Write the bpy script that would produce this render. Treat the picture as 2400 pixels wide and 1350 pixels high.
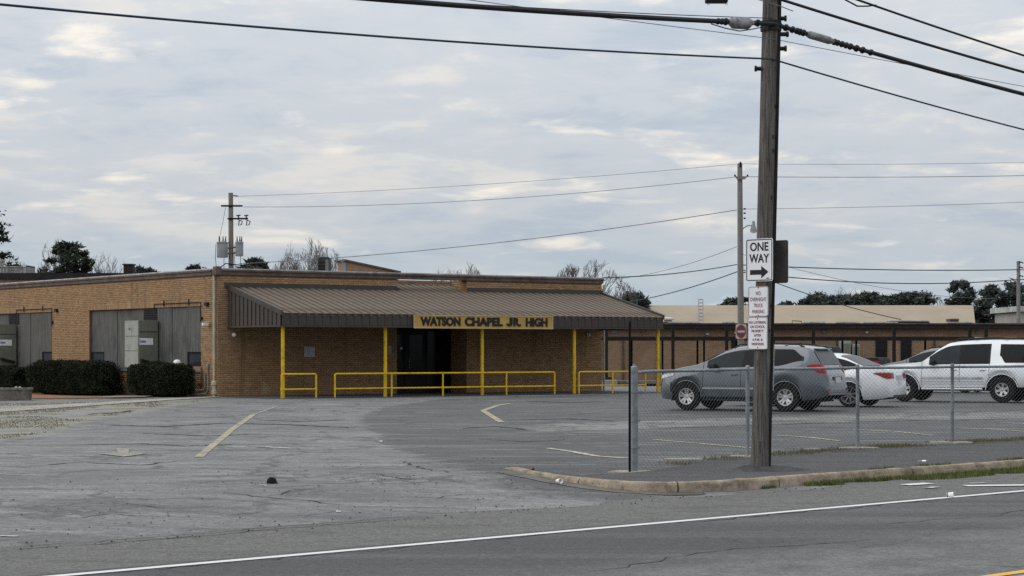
import bpy, bmesh, math, random
from mathutils import Vector, Matrix, noise as mnoise
for _o in list(bpy.data.objects): bpy.data.objects.remove(_o)
sc = bpy.context.scene
COL = sc.collection
R = math.radians
random.seed(7)

# ------------------------------------------------------------------ camera
F, HOR, CH = 4800.0, 820.0, 1.8          # focal length and horizon of the 2400 px wide photograph, eye height
cam_d = bpy.data.cameras.new('camera'); cam = bpy.data.objects.new('camera', cam_d); COL.objects.link(cam)
cam.location = (0, 0, CH); cam.rotation_euler = (R(90), 0, 0)
cam_d.sensor_width = 36; cam_d.lens = 36*F/2400; cam_d.shift_y = (HOR-675)/2400
cam_d.clip_start = .1; cam_d.clip_end = 6000
sc.camera = cam

# ------------------------------------------------------------------ sky, sun, exposure
SUN_EL, SUN_AZ = R(42), R(266)           # azimuth clockwise from +Y: to the left, a little behind the photographer
w = bpy.data.worlds.new('World'); sc.world = w; w.use_nodes = True
nt = w.node_tree; nt.nodes.clear(); N = nt.nodes.new; Lk = nt.links.new
def sock(v, s):
    if hasattr(v, 'is_output') or isinstance(v, bpy.types.NodeSocket): nt.links.new(v, s)
    else: s.default_value = v
def wmath(op, a, b=0.0, c=0.0, clamp=False):
    n = N('ShaderNodeMath'); n.operation = op; n.use_clamp = clamp
    sock(a, n.inputs[0]); sock(b, n.inputs[1]); sock(c, n.inputs[2]); return n.outputs[0]
def wmix(f, a, b, blend='MIX'):
    n = N('ShaderNodeMix'); n.data_type = 'RGBA'; n.blend_type = blend
    sock(f, n.inputs[0]); sock(a, n.inputs[6]); sock(b, n.inputs[7]); return n.outputs[2]
def wramp(f, stops, interp='EASE'):
    n = N('ShaderNodeValToRGB'); n.color_ramp.interpolation = interp
    e = n.color_ramp.elements
    e[0].position, e[0].color = stops[0]; e[1].position, e[1].color = stops[-1]
    for p_, c_ in stops[1:-1]:
        k = e.new(p_); k.color = c_
    sock(f, n.inputs[0]); return n.outputs[0]
tc = N('ShaderNodeTexCoord'); sep = N('ShaderNodeSeparateXYZ'); Lk(tc.outputs['Generated'], sep.inputs[0])
zc = wmath('MAXIMUM', sep.outputs[2], 0.0)
den = wmath('ADD', zc, .16)
cx_ = wmath('DIVIDE', sep.outputs[0], den); cy_ = wmath('DIVIDE', sep.outputs[1], den)
comb = N('ShaderNodeCombineXYZ'); Lk(cx_, comb.inputs[0]); Lk(cy_, comb.inputs[1])
def wnoise(scale, detail, dist, off, rough=.55):
    mp = N('ShaderNodeMapping'); mp.inputs['Location'].default_value = off; Lk(comb.outputs[0], mp.inputs[0])
    n = N('ShaderNodeTexNoise'); n.inputs['Scale'].default_value = scale; n.inputs['Detail'].default_value = detail
    n.inputs['Roughness'].default_value = rough; n.inputs['Distortion'].default_value = dist
    Lk(mp.outputs[0], n.inputs['Vector']); return n.outputs['Fac']
big = wnoise(1.3, 5, .5, (3.1, 1.7, 0)); mid = wnoise(4.2, 8, .3, (8.3, 2.2, 0), .6); gaps = wnoise(3.9, 6, .25, (2.15, 7.2, 0), .55)
cl = wmath('ADD', wmath('MULTIPLY', big, .5), wmath('MULTIPLY', mid, .5))
cloud = wramp(cl, [(.38, (.515, .585, .67, 1)), (.50, (.62, .665, .712, 1)), (.62, (.785, .772, .752, 1))])
gap = wramp(gaps, [(.55, (0, 0, 0, 1)), (.74, (1, 1, 1, 1))])
cloud = wmix(wmath('MULTIPLY', gap, .78), cloud, (1.18, 1.07, .90, 1))
lowf = wramp(zc, [(0.0, (1, 1, 1, 1)), (.075, (0, 0, 0, 1))])          # thin cloud towards the horizon shows pale blue
cloud = wmix(wmath('MULTIPLY', lowf, .75), cloud, (.535, .65, .73, 1))
cie = wmath('ADD', wmath('MULTIPLY', zc, 1.45), .87)                        # overcast sky: brighter overhead
cloud = wmix(1.0, cloud, cie, 'MULTIPLY')
skyt = N('ShaderNodeTexSky'); skyt.sky_type = 'NISHITA'; skyt.sun_disc = False
skyt.sun_elevation = SUN_EL; skyt.sun_rotation = SUN_AZ; skyt.dust_density = 3
b1 = N('ShaderNodeBackground'); Lk(skyt.outputs[0], b1.inputs[0]); b1.inputs[1].default_value = .05
b2 = N('ShaderNodeBackground'); Lk(cloud, b2.inputs[0]); b2.inputs[1].default_value = 1.0
mxs = N('ShaderNodeMixShader'); mxs.inputs[0].default_value = .93
Lk(b1.outputs[0], mxs.inputs[1]); Lk(b2.outputs[0], mxs.inputs[2])
wo = N('ShaderNodeOutputWorld'); Lk(mxs.outputs[0], wo.inputs[0])
sun_d = bpy.data.lights.new('sun', 'SUN'); sun = bpy.data.objects.new('sun', sun_d); COL.objects.link(sun)
sun_d.energy = 1.3; sun_d.angle = R(70); sun_d.color = (1, .95, .88)
sdir = Vector((math.sin(SUN_AZ)*math.cos(SUN_EL), math.cos(SUN_AZ)*math.cos(SUN_EL), math.sin(SUN_EL)))
sun.rotation_euler = sdir.to_track_quat('Z', 'Y').to_euler(); sun.location = sdir*60
sc.view_settings.view_transform = 'Standard'; sc.view_settings.look = 'None'
sc.view_settings.exposure = 0.0; sc.view_settings.gamma = 1.0; sc.view_settings.use_curve_mapping = False
sc.cycles.use_denoising = False
sc.cycles.max_bounces = 6

# ------------------------------------------------------------------ material helpers
def col(r, g, b): return (r, g, b, 1)
class NT:
    """small node-graph writer"""
    def __init__(s, name):
        s.m = bpy.data.materials.new(name); s.m.use_nodes = True; s.t = s.m.node_tree; s.t.nodes.clear()
        s.out = s.n('ShaderNodeOutputMaterial'); s.b = s.n('ShaderNodeBsdfPrincipled')
        s.t.links.new(s.b.outputs[0], s.out.inputs[0]); s.tc = s.n('ShaderNodeTexCoord')
    def n(s, k): return s.t.nodes.new(k)
    def put(s, v, i):
        if isinstance(v, bpy.types.NodeSocket): s.t.links.new(v, i)
        else: i.default_value = v
    def math(s, op, a, b=0.0, clamp=False):
        n = s.n('ShaderNodeMath'); n.operation = op; n.use_clamp = clamp; s.put(a, n.inputs[0]); s.put(b, n.inputs[1]); return n.outputs[0]
    def mix(s, f, a, b, blend='MIX'):
        n = s.n('ShaderNodeMix'); n.data_type = 'RGBA'; n.blend_type = blend; s.put(f, n.inputs[0]); s.put(a, n.inputs[6]); s.put(b, n.inputs[7]); return n.outputs[2]
    def vec(s, sc3=(1, 1, 1), rot=(0, 0, 0), src='Object'):
        mp = s.n('ShaderNodeMapping'); mp.inputs['Scale'].default_value = sc3; mp.inputs['Rotation'].default_value = rot
        s.t.links.new(s.tc.outputs[src], mp.inputs[0]); return mp.outputs[0]
    def noise(s, scale, detail=4, rough=.55, dist=0, v=None, out='Fac'):
        n = s.n('ShaderNodeTexNoise'); n.inputs['Scale'].default_value = scale; n.inputs['Detail'].default_value = detail
        n.inputs['Roughness'].default_value = rough; n.inputs['Distortion'].default_value = dist
        s.t.links.new(v if v is not None else s.tc.outputs['Object'], n.inputs['Vector']); return n.outputs[out]
    def voro(s, scale, v=None, feature='F1', out='Distance', rnd=1.0):
        n = s.n('ShaderNodeTexVoronoi'); n.feature = feature; n.inputs['Scale'].default_value = scale; n.inputs['Randomness'].default_value = rnd
        s.t.links.new(v if v is not None else s.tc.outputs['Object'], n.inputs['Vector']); return n.outputs[out]
    def step(s, x, lo, hi):
        n = s.n('ShaderNodeMapRange'); n.interpolation_type = 'SMOOTHSTEP'; s.put(x, n.inputs[0]); s.put(lo, n.inputs[1]); s.put(hi, n.inputs[2]); return n.outputs[0]
    def attr(s, name, out='Fac'):
        n = s.n('ShaderNodeAttribute'); n.attribute_name = name; return n.outputs[out]
    def bump(s, h, strength=.3, dist=.01):
        n = s.n('ShaderNodeBump'); n.inputs['Strength'].default_value = strength; n.inputs['Distance'].default_value = dist
        s.put(h, n.inputs['Height']); s.t.links.new(n.outputs[0], s.b.inputs['Normal'])
    def fin(s, c, rough=.8, metal=0, spec=.5):
        s.put(c, s.b.inputs['Base Color']); s.put(rough, s.b.inputs['Roughness']); s.put(metal, s.b.inputs['Metallic'])
        s.put(spec, s.b.inputs['Specular IOR Level']); return s.m
def mat(name, c1, c2=None, scale=4, rough=.8, metal=0, bump=0, stretch=(1, 1, 1), spec=.2, lo=.35, hi=.65, dirt=None, dscale=1.2):
    g = NT(name); v = g.vec(stretch)
    if c2 is None: c2 = tuple(min(1, k*1.12) for k in c1)
    n1 = g.noise(scale, 6, .6, .2, v)
    c = g.mix(g.step(n1, lo, hi), col(*c1), col(*c2))
    if dirt:
        d = g.step(g.noise(dscale, 5, .65, .4), .48, .7); c = g.mix(g.math('MULTIPLY', d, .75), c, col(*dirt))
    if bump: g.bump(g.noise(scale*6, 4, .6, 0, v), bump, .01)
    return g.fin(c, rough, metal, spec)
M = {}

# ------------------------------------------------------------------ mesh helpers
class MB:
    def __init__(s): s.v = []; s.f = []; s.mi = []
    def add(s, vs, fs, mi=0):
        b = len(s.v); s.v += [tuple(p) for p in vs]; s.f += [tuple(b+i for i in q) for q in fs]; s.mi += [mi]*len(fs); return s
    def box(s, x0, x1, y0, y1, z0, z1, mi=0):
        return s.add([(x0,y0,z0),(x1,y0,z0),(x1,y1,z0),(x0,y1,z0),(x0,y0,z1),(x1,y0,z1),(x1,y1,z1),(x0,y1,z1)],
                     [(0,3,2,1),(4,5,6,7),(0,1,5,4),(1,2,6,5),(2,3,7,6),(3,0,4,7)], mi)
    def bbox(s, x0, x1, y0, y1, z0, z1, c=.01, mi=0):
        """box with chamfered edges"""
        bm = bmesh.new(); bmesh.ops.create_cube(bm, size=1)
        for q in bm.verts: q.co = Vector((x0+(q.co.x+.5)*(x1-x0), y0+(q.co.y+.5)*(y1-y0), z0+(q.co.z+.5)*(z1-z0)))
        bmesh.ops.bevel(bm, geom=list(bm.edges), offset=c, segments=2, affect='EDGES', profile=.6)
        return s.bm(bm, mi)
    def bm(s, bm, mi=0):
        bm.verts.index_update(); s.add([q.co for q in bm.verts], [[q.index for q in f.verts] for f in bm.faces], mi); bm.free(); return s
    def tube(s, pts, r, n=8, mi=0, cap=True, r2=None):
        pts = [Vector(p) for p in pts]; k = len(pts); vs = []; fs = []
        prev = None
        for i, p in enumerate(pts):
            d = (pts[min(i+1, k-1)]-pts[max(i-1, 0)]).normalized()
            if prev is None:
                a = d.cross(Vector((0, 0, 1)))
                if a.length < 1e-3: a = d.cross(Vector((1, 0, 0)))
                a.normalize()
            else:
                a = prev-d*prev.dot(d); a.normalize()
            prev = a; b = d.cross(a)
            rr = r if r2 is None else r+(r2-r)*i/(k-1)
            if isinstance(r, (list, tuple)): rr = r[i]
            for j in range(n):
                t = 2*math.pi*j/n; vs.append(p+a*(math.cos(t)*rr)+b*(math.sin(t)*rr))
        for i in range(k-1):
            for j in range(n):
                fs.append((i*n+j, i*n+(j+1) % n, (i+1)*n+(j+1) % n, (i+1)*n+j))
        if cap: fs += [tuple(range(n-1, -1, -1)), tuple((k-1)*n+j for j in range(n))]
        return s.add(vs, fs, mi)
    def lathe(s, prof, n=24, mi=0, axis='z', o=(0, 0, 0)):
        """prof: list of (radius, height)"""
        vs = []; fs = []; k = len(prof)
        for j in range(n):
            t = 2*math.pi*j/n
            for r, h in prof:
                p = (r*math.cos(t), r*math.sin(t), h)
                if axis == 'y': p = (p[0], p[2], -p[1])
                vs.append((p[0]+o[0], p[1]+o[1], p[2]+o[2]))
        for j in range(n):
            for i in range(k-1):
                a = j*k+i; b = ((j+1) % n)*k+i
                fs.append((a, b, b+1, a+1))
        return s.add(vs, fs, mi)
    def prism(s, poly, y0, y1, mi=0, axis='y'):
        """poly in (x,z) extruded along y (or (x,y) along z)"""
        n = len(poly)
        if axis == 'y': vs = [(p[0], y0, p[1]) for p in poly]+[(p[0], y1, p[1]) for p in poly]
        elif axis == 'z': vs = [(p[0], p[1], y0) for p in poly]+[(p[0], p[1], y1) for p in poly]
        else: vs = [(y0, p[0], p[1]) for p in poly]+[(y1, p[0], p[1]) for p in poly]
        fs = [tuple(range(n)), tuple(range(2*n-1, n-1, -1))]
        fs += [(i, i+n, (i+1) % n+n, (i+1) % n) for i in range(n)]
        return s.add(vs, fs, mi)
    def build(s, name, m, parent=None, smooth=False, loc=None, rotz=0, fix=True):
        me = bpy.data.meshes.new(name); me.from_pydata(s.v, [], s.f)
        ms = m if isinstance(m, (list, tuple)) else [m]
        for q in ms: me.materials.append(M[q] if isinstance(q, str) else q)
        if len(ms) > 1: me.polygons.foreach_set('material_index', s.mi)
        if fix and len(s.f) < 60000:
            b = bmesh.new(); b.from_mesh(me); bmesh.ops.recalc_face_normals(b, faces=b.faces); b.to_mesh(me); b.free()
        if smooth:
            me.polygons.foreach_set('use_smooth', [True]*len(me.polygons))
            try: me.set_sharp_from_angle(angle=R(35 if smooth is True else smooth))
            except Exception: pass
        me.update()
        return link(name, me, parent, loc, rotz)
def link(name, me, parent=None, loc=None, rotz=0):
    o = bpy.data.objects.new(name, me); COL.objects.link(o)
    if parent is not None: o.parent = parent
    if loc is not None: o.location = loc
    if rotz: o.rotation_euler = (0, 0, rotz)
    return o
def tag(o, label=None, cat=None, group=None, kind=None):
    if label: o['label'] = label
    if cat: o['category'] = cat
    if group: o['group'] = group
    if kind: o['kind'] = kind
    return o
def thing(name, label, cat, loc=(0, 0, 0), rotz=0, group=None):
    o = bpy.data.objects.new(name, None); COL.objects.link(o); o.empty_display_size = .2
    o.location = loc; o.rotation_euler = (0, 0, rotz); return tag(o, label, cat, group)
def copy_tree(o, parent=None):
    c = o.copy(); COL.objects.link(c); c.parent = parent
    for ch in list(o.children): copy_tree(ch, c)
    return c
def text_mesh(body, w_, h_, offset=0.0, depth=.002, spacing=1.0):
    """flat lettering scaled to width w_ and height h_, in the xz plane facing -y, centred"""
    cu = bpy.data.curves.new('lettering', 'FONT'); cu.body = body; cu.align_x = 'CENTER'; cu.offset = offset; cu.extrude = .01
    cu.space_character = spacing; cu.resolution_u = 4
    ob = bpy.data.objects.new('lettering', cu); COL.objects.link(ob)
    dg = bpy.context.evaluated_depsgraph_get(); me = bpy.data.meshes.new_from_object(ob.evaluated_get(dg))
    bpy.data.objects.remove(ob)
    xs = [q.co.x for q in me.vertices]; ys = [q.co.y for q in me.vertices]
    x0, x1, y0, y1 = min(xs), max(xs), min(ys), max(ys)
    for q in me.vertices:
        x = (q.co.x-(x0+x1)/2)/(x1-x0)*w_; z = (q.co.y-(y0+y1)/2)/(y1-y0)*h_; y = -depth if q.co.z > 0 else 0
        q.co = (x, y, z)
    return me
def lettering(parent, body, w_, h_, pos, m, offset=0.0, depth=.002, rotz=0, spacing=1.0):
    me = text_mesh(body, w_, h_, offset, depth, spacing); me.materials.append(M[m]); return link('lettering', me, parent, pos, rotz)

# ------------------------------------------------------------------ the lie of the land
RD = Vector((.7178, .6963)); RM = Vector((-.6963, .7178))     # along the road, and across it towards the school
def S(a, b, x):
    t = max(0, min(1, (x-a)/(b-a))); return t*t*(3-2*t)
def hz(x, y):
    o = x*RM.x+y*RM.y
    z = .13*S(16.3, 21, o)+.12*math.exp(-((x-10)/12)**2-((y-52)/9)**2)+.07*S(50, 67, y)
    z -= .14*S(-9.5, -18, x)*S(48, 62, y)
    if o > 17: z += .02*mnoise.noise((x*.12, y*.12, 3.3))*S(17, 22, o)*S(68, 62, y)
    return z
def at(px, py, Y): return Vector(((px-1200)/F*Y, Y, CH+(HOR-py)/F*Y))
def ground(px, py):
    z = .1
    for _ in range(12):
        Y = F*(CH-z)/(py-HOR); X = (px-1200)/F*Y; z = hz(X, Y)
    return Vector((X, Y, z))
def ao(a, o): return Vector((RD.x*a+RM.x*o, RD.y*a+RM.y*o))
# ------------------------------------------------------------------ materials
def asphalt_lot():
    g = NT('asphalt_lot')
    vs = g.vec((1, 1, 1))
    fine = g.noise(9, 5, .8); speck = g.noise(22, 4, .8); patch = g.noise(.35, 6, .65, .6); dip_bands = g.noise(.9, 6, .65, .3, g.vec((.4, 1.6, 1)))
    old = g.mix(g.step(patch, .3, .7), col(.110, .108, .106), col(.164, .161, .158))
    dark = g.mix(g.step(patch, .3, .7), col(.036, .0355, .0355), col(.064, .063, .0635))
    edge = g.math('MULTIPLY', g.math('SUBTRACT', g.noise(2.2, 5, .7), .5), 1.6)
    f = g.step(g.math('ADD', g.attr('dark'), edge), -.06, .12)
    c = g.mix(f, old, dark)
    f2 = g.step(g.math('ADD', g.attr('kerb_dark'), g.math('MULTIPLY', edge, 1.2)), -.7, .5)
    c = g.mix(g.math('MULTIPLY', f2, .85), c, col(.036, .035, .035))  # near-black ground round the kerb nose
    f3 = g.step(g.math('ADD', g.attr('light'), g.math('MULTIPLY', edge, 1.3)), -.15, .45)
    c = g.mix(g.math('MULTIPLY', f3, .72), c, g.mix(g.step(fine, .35, .7), col(.165, .16, .15), col(.24, .233, .22)))
    c = g.mix(g.math('MULTIPLY', g.step(dip_bands, .47, .64), .62), c, col(.050, .050, .051))  # dark bands: shade and gloss of surface undulations put into the colour
    c = g.mix(g.math('MULTIPLY', g.step(g.noise(.7, 5, .6, .3, g.vec((.45, 2.6, 1), (0, 0, .2))), .50, .68), .42), c, col(.25, .247, .243))  # pale bands of the same undulations, also put into the colour
    # cracks: distorted cell edges, only where the old surface has broken up
    wv = g.n('ShaderNodeVectorMath'); wv.operation = 'ADD'
    g.t.links.new(g.tc.outputs['Object'], wv.inputs[0])
    nz = g.noise(1.3, 4, .6, 0, None, 'Color'); g.t.links.new(nz, wv.inputs[1])
    cr = g.voro(.55, wv.outputs[0], 'DISTANCE_TO_EDGE'); cr2 = g.voro(1.9, wv.outputs[0], 'DISTANCE_TO_EDGE')
    k1 = g.math('SUBTRACT', 1.0, g.step(cr, .010, .055)); k2 = g.math('MULTIPLY', g.math('SUBTRACT', 1.0, g.step(cr2, .02, .10)), g.step(g.noise(.25, 3), .48, .58))
    crack = g.math('MAXIMUM', k1, k2); crack = g.math('MULTIPLY', crack, g.step(g.noise(.35, 4, .6), .40, .56))
    c = g.mix(g.math('MULTIPLY', crack, .72), c, col(.026, .026, .026))
    c = g.mix(1.0, c, g.mix(g.step(fine, .3, .7), col(.62, .62, .62), col(1.38, 1.38, 1.38)), 'MULTIPLY')
    c = g.mix(1.0, c, g.mix(g.step(speck, .32, .68), col(.72, .72, .72), col(1.3, 1.3, 1.28)), 'MULTIPLY')
    c = g.mix(g.math('MULTIPLY', g.step(g.noise(3.1, 4, .7), .62, .74), .4), c, col(.040, .038, .037))
    pe = g.step(g.noise(.22, 3, .5, 1.5), .545, .56); c = g.mix(g.math('MULTIPLY', pe, .30), c, col(.055, .055, .056))
    oil = g.step(g.voro(.42, None, 'F1'), .16, .05); c = g.mix(g.math('MULTIPLY', g.math('MULTIPLY', oil, g.step(g.noise(.15, 2), .5, .6)), .6), c, col(.03, .029, .028))
    fv = g.step(g.math('ADD', g.attr('verge'), g.math('MULTIPLY', edge, 1.4)), -.25, .3)
    grav = g.mix(g.step(g.noise(24, 4, .7), .35, .65), col(.12, .115, .10), col(.24, .235, .215))
    gr = g.mix(g.step(g.noise(.8, 5, .65, .5), .46, .6), grav, g.mix(g.step(g.noise(9, 4), .4, .6), col(.075, .068, .03), col(.16, .125, .062)))
    c = g.mix(fv, c, gr)
    h = g.math('SUBTRACT', g.math('ADD', g.math('MULTIPLY', fine, .6), g.math('MULTIPLY', speck, .5)), crack)
    g.bump(h, .7, .03)
    return g.fin(c, g.math('ADD', g.math('MULTIPLY', fine, .2), .55), 0, .4)
M['lot'] = asphalt_lot()
def asphalt_road():
    g = NT('asphalt_road'); v = g.vec((.08, 1, 1), (0, 0, -math.atan2(RD.y, RD.x)))
    # distance across the road gives the lane and its wheel tracks
    fine = g.noise(10, 5, .8); speck = g.noise(26, 4, .8)
    tr = g.noise(1.0, 4, .55, 0, v)
    c = g.mix(g.step(tr, .36, .64), col(.055, .0535, .0535), col(.084, .082, .082))
    o = g.attr('across')
    band = g.step(g.math('ADD', o, g.math('MULTIPLY', g.math('SUBTRACT', g.noise(.6, 4), .5), 1.6)), 12.2, 10.6)
    c = g.mix(g.math('MULTIPLY', band, .8), c, g.mix(g.step(g.noise(1.6, 5), .35, .65), col(.096, .094, .091), col(.142, .139, .135)))
    c = g.mix(1.0, c, g.mix(g.step(fine, .3, .7), col(.74, .74, .74), col(1.28, 1.28, 1.28)), 'MULTIPLY')
    c = g.mix(1.0, c, g.mix(g.step(speck, .32, .68), col(.68, .68, .68), col(1.36, 1.35, 1.33)), 'MULTIPLY')
    wv = g.n('ShaderNodeVectorMath'); wv.operation = 'ADD'; g.t.links.new(g.tc.outputs['Object'], wv.inputs[0]); g.t.links.new(g.noise(1.6, 4, .6, 0, None, 'Color'), wv.inputs[1])
    k = g.math('MULTIPLY', g.math('SUBTRACT', 1.0, g.step(g.voro(.4, wv.outputs[0], 'DISTANCE_TO_EDGE'), .003, .014)), g.step(g.noise(.6, 3), .5, .62))
    c = g.mix(g.math('MULTIPLY', k, .7), c, col(.03, .03, .03))
    c = g.mix(g.math('MULTIPLY', g.step(g.noise(2.4, 4, .7), .66, .74), .4), c, col(.045, .044, .043))
    g.bump(g.math('ADD', fine, g.math('MULTIPLY', speck, .6)), .6, .02)
    return g.fin(c, .8, 0, .3)
M['road'] = asphalt_road()
def gravelly(name, a, b, c3, s=30):
    g = NT(name); fine = g.noise(s*.33, 5, .8); cell = g.voro(s*.7, None, 'F1', 'Color'); speck = g.noise(s, 4, .8)
    c = g.mix(g.step(fine, .33, .67), col(*a), col(*b));
    c = g.mix(g.math('MULTIPLY', g.step(g.noise(1.1, 5, .65, .4, g.vec((.5, 2, 1), (0, 0, -math.atan2(RD.y, RD.x)))), .46, .7), .65), c, col(*c3))
    c = g.mix(1.0, c, g.mix(g.step(speck, .3, .7), col(.6, .6, .6), col(1.45, 1.44, 1.4)), 'MULTIPLY')
    g.bump(g.math('ADD', fine, speck), .7, .03); return g.fin(c, .85, 0, .3)
M['shoulder'] = gravelly('shoulder', (.098, .095, .091), (.150, .146, .140), (.074, .071, .068), 26)
M['sidewalk'] = gravelly('sidewalk', (.056, .056, .058), (.084, .084, .086), (.04, .04, .041), 30)
M['concrete'] = mat('concrete', (.25, .235, .20), (.34, .32, .28), 3, .9, 0, .25, dirt=(.16, .145, .12), dscale=2.2)
def kerbmat():
    g = NT('kerb'); c = g.mix(g.step(g.noise(3.5, 6, .7), .32, .68), col(.20, .163, .118), col(.37, .305, .225))
    c = g.mix(g.math('MULTIPLY', g.step(g.noise(1.6, 6, .75, .6), .47, .64), .6), c, col(.075, .063, .048))
    c = g.mix(g.math('MULTIPLY', g.step(g.noise(9, 5, .8), .55, .68), .5), c, col(.06, .05, .038))
    c = g.mix(g.math('MULTIPLY', g.step(g.noise(5, 4, .7), .60, .7), .5), c, col(.44, .40, .33))
    g.bump(g.noise(16, 5, .8), .8, .02); return g.fin(c, .92, 0, .2)
M['kerb'] = kerbmat()
M['gutter'] = mat('gutter', (.085, .078, .068), (.14, .125, .105), 5, .9, 0, .3, dirt=(.045, .042, .038))
M['soil'] = mat('soil', (.10, .07, .04), (.18, .13, .07), 7, .95, 0, .5)
M['mulch'] = mat('mulch', (.17, .088, .042), (.27, .15, .075), 9, .95, 0, .7)
M['earth'] = mat('earth', (.09, .085, .05), (.14, .12, .07), .08, .95)
def paint(name, c, wear, under=(.12, .122, .13)):
    g = NT(name); f = g.math('MAXIMUM', g.step(g.noise(9, 6, .75), wear-.1, wear+.12), g.step(g.noise(1.9, 5, .7), wear+.0, wear+.16)); c2 = g.mix(f, col(*c), col(*under))
    c2 = g.mix(g.math('MULTIPLY', g.step(g.noise(70, 2), .5, .7), .25), c2, col(*under)); return g.fin(c2, .7)
M['white_paint'] = paint('white_paint', (.60, .60, .58), .70)
M['white_worn'] = paint('white_worn', (.55, .55, .54), .50)
M['yellow_worn'] = paint('yellow_worn', (.42, .345, .17), .495)
M['yellow_faint'] = paint('yellow_faint', (.34, .29, .17), .475)
M['cream_worn'] = paint('cream_worn', (.48, .43, .30), .53, (.09, .09, .094))
M['centre_yellow'] = paint('centre_yellow', (.62, .33, .03), .66)
def brickmat():
    g = NT('tan_brick')
    geo = g.n('ShaderNodeNewGeometry'); oi = g.n('ShaderNodeObjectInfo')
    rnd = g.math('FRACT', g.math('ADD', geo.outputs['Random Per Island'], oi.outputs['Random']))
    r = g.n('ShaderNodeValToRGB'); e = r.color_ramp.elements; r.color_ramp.interpolation = 'LINEAR'
    e[0].position = 0; e[0].color = col(.222, .130, .068); e[1].position = 1; e[1].color = col(.365, .243, .134)
    for p, c in ((.12, (.272, .162, .085)), (.5, (.302, .186, .100)), (.85, (.326, .206, .111))):
        k = e.new(p); k.color = col(*c)
    g.t.links.new(rnd, r.inputs[0])
    c = g.mix(g.math('MULTIPLY', g.step(g.noise(60, 4, .7), .4, .7), .3), r.outputs[0], col(.25, .13, .06))
    c = g.mix(g.math('MULTIPLY', g.step(g.noise(.5, 5, .6, .5, g.vec((1, 1, .5))), .52, .75), .35), c, col(.19, .12, .07))
    c = g.mix(g.math('MULTIPLY', g.step(g.noise(1.7, 5, .65, .2, g.vec((1, 1, .09))), .54, .72), .5), c, col(.13, .085, .052))      # rain streaks
    c = g.mix(g.math('MULTIPLY', g.step(g.noise(.9, 4, .6, .3), .60, .75), .35), c, col(.42, .33, .22))
    return g.fin(c, .85, 0, .3)
M['brick'] = brickmat()
M['mortar'] = mat('mortar', (.125, .082, .049), (.165, .112, .068), 6, .95)
def brick_tex(name, c1, c2, mo):
    g = NT(name); b = g.n('ShaderNodeTexBrick'); mp = g.n('ShaderNodeMapping'); mp.inputs['Rotation'].default_value = (R(90), 0, 0)
    g.t.links.new(g.tc.outputs['Object'], mp.inputs[0]); g.t.links.new(mp.outputs[0], b.inputs[0])
    b.inputs['Scale'].default_value = 1; b.inputs['Brick Width'].default_value = .203; b.inputs['Row Height'].default_value = .068; b.inputs['Mortar Size'].default_value = .006
    b.inputs['Color1'].default_value = col(*c1); b.inputs['Color2'].default_value = col(*c2); b.inputs['Mortar'].default_value = col(*mo)
    c = g.mix(g.math('MULTIPLY', g.step(g.noise(.7, 6, .65, .6), .45, .7), .5), b.outputs[0], col(*(k*.55 for k in c1)))
    return g.fin(c, .88, 0, .3)
M['brick_far'] = brick_tex('brick_far', (.27, .17, .105), (.33, .215, .135), (.18, .13, .095))
M['brown_metal'] = mat('brown_metal', (.048, .041, .035), (.064, .055, .047), 1.2, .6, 0, dirt=(.036, .031, .027), spec=.25)
M['roof_metal'] = mat('roof_metal', (.122, .098, .077), (.158, .130, .104), .8, .75, 0, dirt=(.088, .071, .056), stretch=(1, .25, 1), spec=.08)
M['trim_brown'] = mat('trim_brown', (.085, .062, .052), (.125, .095, .08), 2.5, .6, dirt=(.05, .038, .03))
M['trim_pale'] = mat('trim_pale', (.36, .36, .35), (.5, .5, .48), 3, .5, dirt=(.17, .16, .15))
M['roofing'] = mat('roofing', (.10, .10, .10), (.16, .16, .155), 2, .9)
M['yellow'] = mat('yellow_enamel', (.56, .36, .012), (.64, .42, .020), 3, .55, dirt=(.33, .19, .035), dscale=4)
M['dark_steel'] = mat('dark_steel', (.012, .011, .0105), (.020, .018, .017), 3, .7, spec=.12)
M['board'] = mat('weathered_board', (.070, .070, .065), (.125, .123, .115), 3.2, .9, 0, .2, stretch=(6, 6, .35), dirt=(.055, .054, .05), dscale=.9)
M['unit_front'] = mat('unit_front', (.26, .27, .245), (.31, .315, .29), 3, .6, dirt=(.2, .2, .18))
M['unit_side'] = mat('unit_side', (.145, .146, .12), (.17, .17, .14), 2, .6)
M['louvre'] = mat('louvre', (.020, .016, .017), (.030, .025, .025), 4, .7, spec=.12)
M['black'] = mat('black_plastic', (.010, .010, .011), (.016, .016, .017), 4, .5)
M['rubber'] = mat('rubber', (.009, .009, .0095), (.015, .015, .016), 8, .9, spec=.12)
M['white_plastic'] = mat('white_plastic', (.62, .62, .60), (.70, .70, .68), 3, .5)
M['paper'] = mat('paper', (.70, .70, .72), (.78, .78, .79), 5, .8)
M['blue_print'] = mat('blue_print', (.16, .17, .33), (.25, .26, .42), 9, .8)
M['downspout'] = mat('downspout', (.33, .30, .22), (.42, .38, .29), 2.5, .6, dirt=(.22, .27, .22), dscale=1.1)
M['copper_pipe'] = mat('copper_pipe', (.14, .085, .055), (.22, .14, .09), 5, .6)
M['grey_pipe'] = mat('grey_pipe', (.15, .15, .155), (.22, .22, .22), 5, .55)
M['galv'] = mat('galvanised', (.17, .19, .205), (.25, .275, .29), 9, .5, .35, dirt=(.12, .13, .14))
M['galv_wire'] = mat('galvanised_wire', (.12, .13, .135), (.18, .19, .195), 9, .55, .2)
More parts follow.
